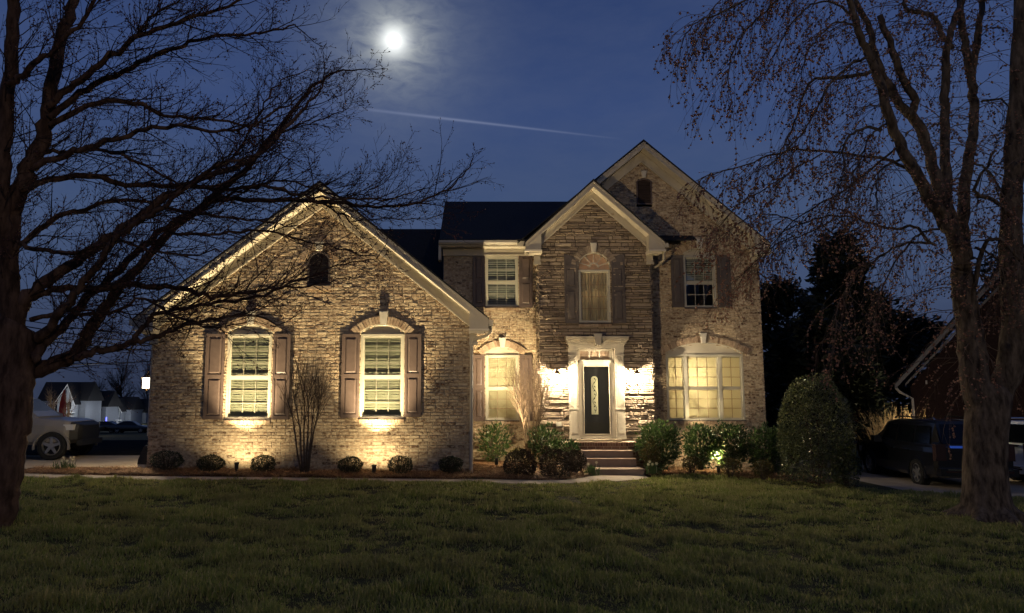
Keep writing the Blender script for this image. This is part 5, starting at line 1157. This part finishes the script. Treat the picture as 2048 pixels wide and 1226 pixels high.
def suv(paint, label, group, strip=True):
    t = thing('parked_suv', (0, 0, 0), label, 'car', group); L_, w, r = 5.3, 1.0, .40; b = MB()
    loft(b, [(2.60, body_side(.78, .42, .95, .1)), (2.45, body_side(.92, .34, 1.04, .1)), (1.9, body_side(1.0, .30, 1.14)), (1.35, body_side(1.01, .30, 1.20)), (0, body_side(1.01, .30, 1.20)), (-2.0, body_side(1.01, .30, 1.20)), (-2.5, body_side(.99, .36, 1.20)), (-2.68, body_side(.95, .42, 1.18))])
    for x in (1.62, -1.55):
        for s in (1, -1): arch_lip(b, x, s*1.0, r)
    build('body', b, paint, t); c = MB()
    g = lambda wl, wt, z0, z1: [(wl, z0), (wl-.02, z0+.12), ((wl+wt)/2, (z0+z1)/2+.08), (wt, z1-.06), (wt-.12, z1)]
    loft(c, [(1.30, g(.92, .86, 1.17, 1.24)), (.62, g(.94, .80, 1.17, 1.80)), (.2, g(.94, .78, 1.17, 1.87)), (-1.2, g(.94, .78, 1.17, 1.90)), (-2.3, g(.93, .77, 1.17, 1.87)), (-2.62, g(.92, .78, 1.17, 1.30))]); cab = build('cabin', c, paint, t)
    for s in (1, -1):
        for x0, x1, t0 in ((.72, -.22, .35), (-.32, -1.28, 0), (-1.38, -2.28, -.08)):
            q = MB(); yb_, yt_ = .955, .842; za, zb = 1.24, 1.72
            q.add([(x0, s*yb_, za), (x1, s*yb_, za), (x1+(.1 if x1 < -2 else 0), s*yt_, zb), (x0-max(t0, 0), s*yt_, zb)], [(0,1,2,3) if s > 0 else (3,2,1,0)]); build('side_window', q, MT['carglass'], t)
        q = MB(); q.tube([(.2, s*.72, 1.90), (.1, s*.72, 1.95), (-2.1, s*.72, 1.95), (-2.2, s*.72, 1.89)], .022, 6); build('roof_rail', q, MT['chrome'], t)
        q = MB(); q.box(-2.70, -2.52, s*.74, s*1.0, .82, 1.26); build('tail_light', q, MT['redlens'], t)
        q = MB(); q.box(.62, .88, s*1.0, s*1.22, 1.14, 1.34); q.box(.7, .8, s*.9, s*1.02, 1.16, 1.22); build('wing_mirror', q, paint, t)
        q = MB(); q.box(2.30, 2.56, s*.66, s*.93, .74, .92); build('headlight', q, MT['lamp_clear'], t)
        for x in (-.1, -1.15):
            q = MB(); q.box(x-.12, x+.06, s*1.005, s*1.035, 1.0, 1.035); build('door_handle', q, MT['chrome'], t)
        for x in (1.62, -1.55): wheel(t, x, s*.90, r)
    q = MB(); q.add([(1.34, .78, 1.22), (1.34, -.78, 1.22), (.66, -.70, 1.79), (.66, .70, 1.79)], [(3,2,1,0)]); build('windscreen', q, MT['carglass'], t)
    q = MB(); q.add([(-2.645, .78, 1.27), (-2.645, -.78, 1.27), (-2.37, -.70, 1.79), (-2.37, .70, 1.79)], [(0,1,2,3)]); build('rear_window', q, MT['carglass'], t)
    q = MB(); q.box(-2.76, -2.66, -.62, .62, 1.16, 1.22); build('tailgate_strip', q, MT['blue'] if strip else MT['chrome'], t)
    q = MB(); q.box(-2.735, -2.69, -.17, .17, .93, 1.08); build('number_plate', q, MT['plate'], t)
    q = MB(); q.box(-2.86, -2.60, -.98, .98, .42, .62); bp_ = build('bumper', q, paint, t); q = MB(); q.box(-2.872, -2.862, -.80, .80, .585, .61); build('chrome_trim', q, MT['chrome'], bp_)
    q = MB(); q.box(-2.868, -2.86, .45, .85, .52, .565); q.box(-2.868, -2.86, -.85, -.45, .52, .565); build('reflector', q, MT['redlens'], bp_)
    return t
q = P(1940, 985, 20.6)
v = suv(MT['blackp'], 'black SUV parked by the brick gable, its tailgate half hidden behind the right tree', 'cars parked at the right'); place(v, (13.95, 23.2, tz(13.9, 23)-.02), R_(84))
v = suv(MT['whitep'], 'white SUV at the right edge beyond the tree trunk', 'cars parked at the right', False); place(v, (18.55, 22.6, tz(18, 22)-.03), R_(2))
# silver pickup at the left
t = thing('pickup_truck', (0, 0, 0), 'silver pickup truck parked in the driveway, half hidden behind the left tree', 'truck'); b = MB()
loft(b, [(2.22, body_side(.90, .46, 1.08, .1)), (2.10, body_side(.94, .44, 1.11, .1)), (1.95, body_side(.95, .42, 1.13)), (1.2, body_side(.96, .42, 1.18)), (-.9, body_side(.96, .42, 1.18)), (-2.6, body_side(.96, .46, 1.18)), (-2.7, body_side(.94, .5, 1.16))])
for x in (1.78, -1.55):
    for s in (1, -1): arch_lip(b, x, s*.955, .40)
build('body', b, MT['silver'], t); q = MB(); loft(q, [(2.46, body_side(.60, .52, .96, .1)), (2.40, body_side(.76, .48, 1.0, .1)), (2.221, body_side(.88, .47, 1.06, .1))]); build('grille', q, MT['plastic'], t); c = MB(); g = lambda wl, wt, z0, z1: [(wl, z0), (wl-.02, z0+.12), ((wl+wt)/2, (z0+z1)/2+.08), (wt, z1-.06), (wt-.12, z1)]  # whole nose black: the shade on the front is put into its colour
loft(c, [(1.25, g(.86, .82, 1.15, 1.22)), (.55, g(.88, .74, 1.15, 1.74)), (-.1, g(.88, .72, 1.15, 1.80)), (-.75, g(.88, .72, 1.15, 1.76)), (-.98, g(.86, .74, 1.15, 1.40))]); build('cabin', c, MT['silver'], t)
for s in (1, -1):
    q = MB(); q.add([(.78, s*.895, 1.22), (-.1, s*.895, 1.22), (-.1, s*.79, 1.66), (.45, s*.79, 1.66)], [(0,1,2,3) if s > 0 else (3,2,1,0)]); build('side_window', q, MT['carglass'], t)
    q = MB(); q.box(.70, .92, s*.95, s*1.16, 1.16, 1.34); build('wing_mirror', q, MT['plastic'], t); q = MB(); q.box(2.06, 2.33, s*.66, s*.92, .84, 1.0); build('headlight', q, MT['lamp_clear'], t)
    q = MB(); q.box(-.35, -.15, s*.955, s*.985, 1.0, 1.04); build('door_handle', q, MT['silver'], t); q = MB(); q.box(-1.0, 1.1, s*.86, s*.98, .38, .45); build('side_step', q, MT['plastic'], t)
    q = MB(); q.box(.90, .912, s*.945, s*.963, .5, 1.14); q.box(-.32, -.308, s*.945, s*.963, .5, 1.14); build('door_seam', q, MT['plastic'], t)
    for x in (1.78, -1.55): wheel(t, x, s*.86, .40, .25, 5)
q = MB(); q.add([(1.24, .72, 1.22), (1.24, -.72, 1.22), (.60, -.64, 1.72), (.60, .64, 1.72)], [(3,2,1,0)]); build('windscreen', q, MT['carglass'], t)
q = MB(); q.box(2.36, 2.52, -.70, .70, .40, .56); build('bumper', q, MT['plastic'], t)
q = P(104, 905, 21.6); place(t, (q.x-1.83, 21.6+.735, tz(-13, 22)), R_(4))
# ------------------------------------------------------------------ far street at the left: row houses, young trees, parked cars
MT['clap'] = mat('pale_clapboard', (.34, .37, .40), (.38, .41, .44), 3, .7); MT['clap2'] = mat('blue_grey_clapboard', (.16, .18, .21), (.19, .21, .24), 3, .7); MT['white'] = mat('white_trim', (.72, .72, .70), None, rough=.5)
MT['night_glass'] = mat('night_glass', (.01, .012, .016), None, rough=.08); MT['lit'] = glow('lit_window', (1, .72, .38), 1.1); MT['lit_cool'] = glow('cool_lit_window', (.85, .9, .75), .8); MT['blue_led'] = glow('blue_led', (.12, .14, 1), 4)
def rowhouse(pxl, pxr, pyeave, pypeak, pyb, Y, label, wm, peak=.5, litw=(), back=9):
    a, c = P(pxl, pyb, Y), P(pxr, pyb, Y); ze_, zp_ = P(pxl, pyeave, Y).z, P(pxl, pypeak, Y).z; x0, x1, z0 = a.x, c.x, a.z-.8; w = x1-x0; xp = x0+w*peak
    t = thing('row_house', ((x0+x1)/2, Y, z0), label, 'house', 'row houses on the far street'); m = MB(); m.prism([(x0, z0), (x1, z0), (x1, ze_), (xp, zp_-.4), (x0, ze_)], Y, Y+back); build('wall', m, wm, t)
    m = MB(); o = .4; sl = (zp_-ze_)/(xp-x0); m.prism([(x0-o, ze_-sl*o), (xp, zp_), (xp, zp_+.2), (x0-o, ze_-sl*o+.15)], Y-.5, Y+back+.4); sr = (zp_-ze_)/(x1-xp); m.prism([(xp, zp_), (x1+o, ze_-sr*o), (x1+o, ze_-sr*o+.15), (xp, zp_+.2)], Y-.5, Y+back+.4)
    # the main roof runs along the street behind the gable
    m.prismY([(Y+2.0, ze_), (Y+back*.55, zp_+.5), (Y+back, ze_), (Y+back, ze_-.2), (Y+2.0, ze_-.2)], x0-5.3, x1+1.6); build('roof', m, MT['shingle'], t)
    m = MB(); m.prism([(x0-o, ze_-sl*o-.02), (xp, zp_-.02), (xp, zp_-.35), (x0-o, ze_-sl*o-.3)], Y-.56, Y-.505); m.prism([(xp, zp_-.02), (x1+o, ze_-sr*o-.02), (x1+o, ze_-sr*o-.3), (xp, zp_-.35)], Y-.56, Y-.505); build('rake_board', m, MT['white'], t)
    m = MB(); m.box(x0-5.0, x0-.05, Y+1.9, Y+back-.5, z0, ze_-.2); build('side_wing', m, MT['clap2'], t); m = MB(); m.box(x1+.05, x1+1.3, Y+1.9, Y+back-.5, z0, ze_-.2); build('side_wing', m, MT['clap2'], t)
    for xx in (x0-3.9, x0-2.4, x0-.95):
        m = MB(); m.box(xx-.55, xx+.55, Y+1.82, Y+1.895, ze_-2.3, ze_-.7); f = build('window', m, MT['white'], t); p = MB(); p.box(xx-.43, xx-.04, Y+1.80, Y+1.819, ze_-2.18, ze_-.82); p.box(xx+.04, xx+.43, Y+1.80, Y+1.819, ze_-2.18, ze_-.82); build('pane', p, MT['night_glass'], f)
    hz = (ze_-z0-.8)/2
    for k in range(4):
        zz = z0+.8+hz*(k//2)+.5*hz*.55; xx = x0+w*(.28 if k % 2 == 0 else .72); ww = w*.13; m = MB(); m.box(xx-ww-.1, xx+ww+.1, Y-.06, Y-.005, zz-.1, zz+hz*.6+.1); f = build('window', m, MT['white'], t)
        p = MB(); p.box(xx-ww, xx-.05, Y-.08, Y-.061, zz, zz+hz*.6); p.box(xx+.05, xx+ww, Y-.08, Y-.061, zz, zz+hz*.6); build('pane', p, litw[k] if k < len(litw) and litw[k] else MT['night_glass'], f)
    m = MB(); zf = z0+.8+hz*.95; m.box(x0-.3, x1+.3, Y-1.8, Y-.01, zf, zf+.2)
    for u in (0, .5, 1): xx = x0+w*u; m.box(xx-.12, xx+.12, Y-1.7, Y-1.5, z0, zf)
    build('porch', m, MT['white'], t); return t
N_ = None
rowhouse(112, 146, 800, 768, 850, 150, 'leftmost far row house with the tall dark roof and a reddish banner before it', MT['clap'], .6, (MT['lit'], N_, N_, N_))
rowhouse(163, 189, 812, 786, 855, 158, 'far row house with white gables, second along the street', MT['clap'], .6, (N_, MT['lit_cool'], N_, N_))
rowhouse(214, 240, 818, 798, 862, 166, 'far row house with a blue glow on its porch', MT['clap2'], .5, (MT['lit'], N_, N_, N_))
rowhouse(247, 272, 824, 802, 864, 172, 'far row house with a pale lit garage door', MT['clap2'], .7, (MT['lit_cool'], MT['lit_cool'], N_, N_))
rowhouse(277, 302, 830, 808, 866, 178, 'far row house nearest the garage corner', MT['clap'], .45, (N_, MT['lit'], N_, N_))
q = P(208, 843, 160); mb = MB(); mb.box(q.x-.5, q.x+.5, 160, 160.15, q.z-.9, q.z+.9); mb.box(q.x-.8, q.x-.6, 160, 160.15, q.z-1.1, q.z+1.1); o = build('blue_porch_light', mb, MT['blue_led'], origin=tuple(q)); setp(o, 'small blue light glowing on a far porch', 'light')
for px, py, Y, e in ((118, 835, 146, 3000), (150, 835, 146, 2000), (178, 838, 152, 3000), (225, 846, 158, 1600), (258, 846, 164, 1800), (290, 850, 170, 2600)):
    q = P(px, py, Y); lamp('POINT', 'row_house_fill', (q.x, Y-5, q.z+2.6), e*.13, (.92, .95, 1) if px > 160 else (1, .92, .8), shadow_soft_size=.3)  # unseen lamps added to brighten the row house fronts
# bare trees on the far street
def bare_tree(name, px, top, bot, Y, wpx, label, m, seed, n=30, group=None, rtrunk=.12, lev=2, kids=5):
    T = Tree(seed); q = P(px, bot, Y); z0 = q.z; h = P(px, top, Y).z-z0; w = wpx*Y/F/2; t = thing(name, (q.x, Y, z0), label, 'tree', group)
    c = curve([(q.x, Y, z0-.2), (q.x+.02*h, Y, z0+h*.3), (q.x-.02*h, Y, z0+h*.6), (q.x, Y, z0+h*.95)], 5); rad = [rtrunk*(1-.85*i/(len(c)-1)) for i in range(len(c))]; T.tk.tube(c, rad, 7)
    dirf = lambda ax, R: Vector((R.gauss(0, 1)*w, R.gauss(0, 1)*w, h*R.uniform(.35, .8))).normalized()
    spawn(T, c, rad, n, h*.42, .18, .95, .03, 0, dirf, lev, kids, rtrunk*.4, .6, .10)
    for mbv in (T.tw,):
        pass
    build('trunk', T.tk, m, t); build('crown', T.tw, m, t)
yg = 'young bare trees lit along the far street'
bare_tree('young_tree', 99, 788, 852, 62, 34, 'bare young tree lit pale beside the pickup bonnet', MT['bark_pale'], 2, 26, yg, .12)
bare_tree('young_tree', 135, 795, 862, 62, 26, 'bare young tree lit pale right of the red banner', MT['bark_pale'], 4, 20, yg, .10)
q = P(112, 850, 59); lamp('POINT', 'young_tree_fill', (q.x+.4, 58.5, q.z+.5), 330, (1, .9, .72), shadow_soft_size=.1)  # unseen lamp added to make the young trees show lit
fg = 'bare trees on the skyline at the left'
bare_tree('skyline_tree', 240, 728, 840, 215, 95, 'broad bare tree on the skyline left of the garage corner lantern', MT['twig_dark'], 6, 60, fg, .35, 2, 6)
bare_tree('skyline_tree', 292, 735, 845, 210, 50, 'bare tree on the skyline just behind the garage corner', MT['twig_dark'], 7, 46, fg, .3, 2, 6)
bare_tree('skyline_tree', 196, 768, 845, 220, 60, 'low bare tree on the skyline above the far row houses', MT['twig_dark'], 8, 46, fg, .3, 2, 6)
# furled red banner on a pole
q = P(128, 860, 70); t = thing('flag', tuple(q), 'furled red flag hanging from a pole on the far street', 'flag'); top = P(132, 780, 70)
mb = MB(); mb.tube([(q.x, 70, q.z-.5), (top.x, 70, top.z)], .05, 6); build('flagpole', mb, MT['white'], t)
MT['red'] = mat('red_cloth', (.30, .03, .025), (.40, .05, .04), 3, .8); mb = MB(); n = 14
for i in range(n):
    u0, u1 = i/n, (i+1)/n; z0_, z1_ = top.z-u0*2.9, top.z-u1*2.9; w0, w1 = .15+.25*u0, .15+.25*u1; b0_ = top.x-.02-.25*u0; b1_ = top.x-.02-.25*u1
    for k in range(4):
        f = lambda u, w, b_, kk: (b_-w+2*w*kk/4, 69.9-.12*math.sin(kk*2+u*5), 0)
        p = [f(u0, w0, b0_, k), f(u0, w0, b0_, k+1), f(u1, w1, b1_, k+1), f(u1, w1, b1_, k)]; mb.add([(p[0][0], p[0][1], z0_), (p[1][0], p[1][1], z0_), (p[2][0], p[2][1], z1_), (p[3][0], p[3][1], z1_)], [(0,1,2,3)])
build('banner', mb, MT['red'], t)
# small dark cars in the lot
def far_car(px, pyb, Y, label, paint, ang=0):
    t = thing('parked_car', (0, 0, 0), label, 'car', 'dark cars in the far lot'); b = MB(); r = .33
    loft(b, [(2.2, body_side(.70, .35, .70, .1)), (2.0, body_side(.82, .28, .78, .1)), (.9, body_side(.88, .25, .92)), (-1.6, body_side(.88, .25, .95)), (-2.15, body_side(.80, .32, .90))]); build('body', b, paint, t)
    c = MB(); g = lambda wl, wt, z0, z1: [(wl, z0), ((wl+wt)/2, (z0+z1)/2+.05), (wt, z1-.05), (wt-.12, z1)]
    loft(c, [(.95, g(.80, .76, .90, .95)), (.25, g(.80, .64, .90, 1.40)), (-.8, g(.80, .63, .90, 1.42)), (-1.75, g(.78, .7, .90, .98))]); build('cabin', c, MT['carglass'], t)
    for s in (1, -1):
        for x in (1.35, -1.35): wheel(t, x, s*.78, r, .2, 5)
    q = MB(); q.box(-2.18, -2.10, .45, .78, .66, .80); q.box(-2.18, -2.10, -.78, -.45, .66, .80); build('tail_light', q, MT['redlens'], t)
    p = P(px, pyb, Y); place(t, (p.x, Y, tz(p.x, Y)+.02), ang)
far_car(166, 868, 90, 'dark car parked side-on on the far street behind the pickup', MT['blackp'], R_(3)); far_car(206, 868, 92, 'dark car parked on the far street below the blue porch light', MT['blackp'], R_(182)); far_car(262, 870, 91, 'dark car parked on the far street nearest the garage corner', MT['blackp'], R_(5))
# ------------------------------------------------------------------ overhead wires
wires = [((60, 640), (306, 670), .035, 'topmost'), ((60, 652), (306, 684), .045, 'second'), ((60, 668), (306, 688), .03, 'third'), ((60, 676), (306, 697), .05, 'fourth, thick,'), ((60, 672), (306, 708), .02, 'thin drooping'), ((60, 728), (306, 718), .04, 'lowest')]
for (a, c, r, w) in wires:
    Yw_ = 60; p, q = P(*a, Yw_), P(*c, Yw_); d = q-p; s0, s1 = p-d*1.5, q+d*1.8; mb = MB(); n = 24
    mb.tube([s0.lerp(s1, i/n)+Vector((0, 0, -1.2*(1-(2*i/n-1)**2)+1.2*(1-.28**2)*.9)) for i in range(n+1)], r, 4); o = build('overhead_wire', mb, MT['black_metal'], origin=tuple(p)); setp(o, w+' overhead wire crossing the sky left of the garage', 'wire', 'overhead wires at the left')
# ------------------------------------------------------------------ the moon
D_ = 5000; c = Vector((0, 0, H))+MOON*D_; mb = MB(); rad = 13.5/F*D_; n = 24
mb.lathe((0, 0, 0), [(max(rad*math.sin(math.pi*i/16), .01), -rad*math.cos(math.pi*i/16)) for i in range(17)], n)
mb.v = [(v[0]+c.x, v[1]+c.y, v[2]+c.z) for v in mb.v]
o = build('moon', mb, glow('moon_glow', (1, .99, .94), 6), smooth=True, origin=tuple(c)); setp(o, 'bright full moon glowing through thin cloud', 'moon')
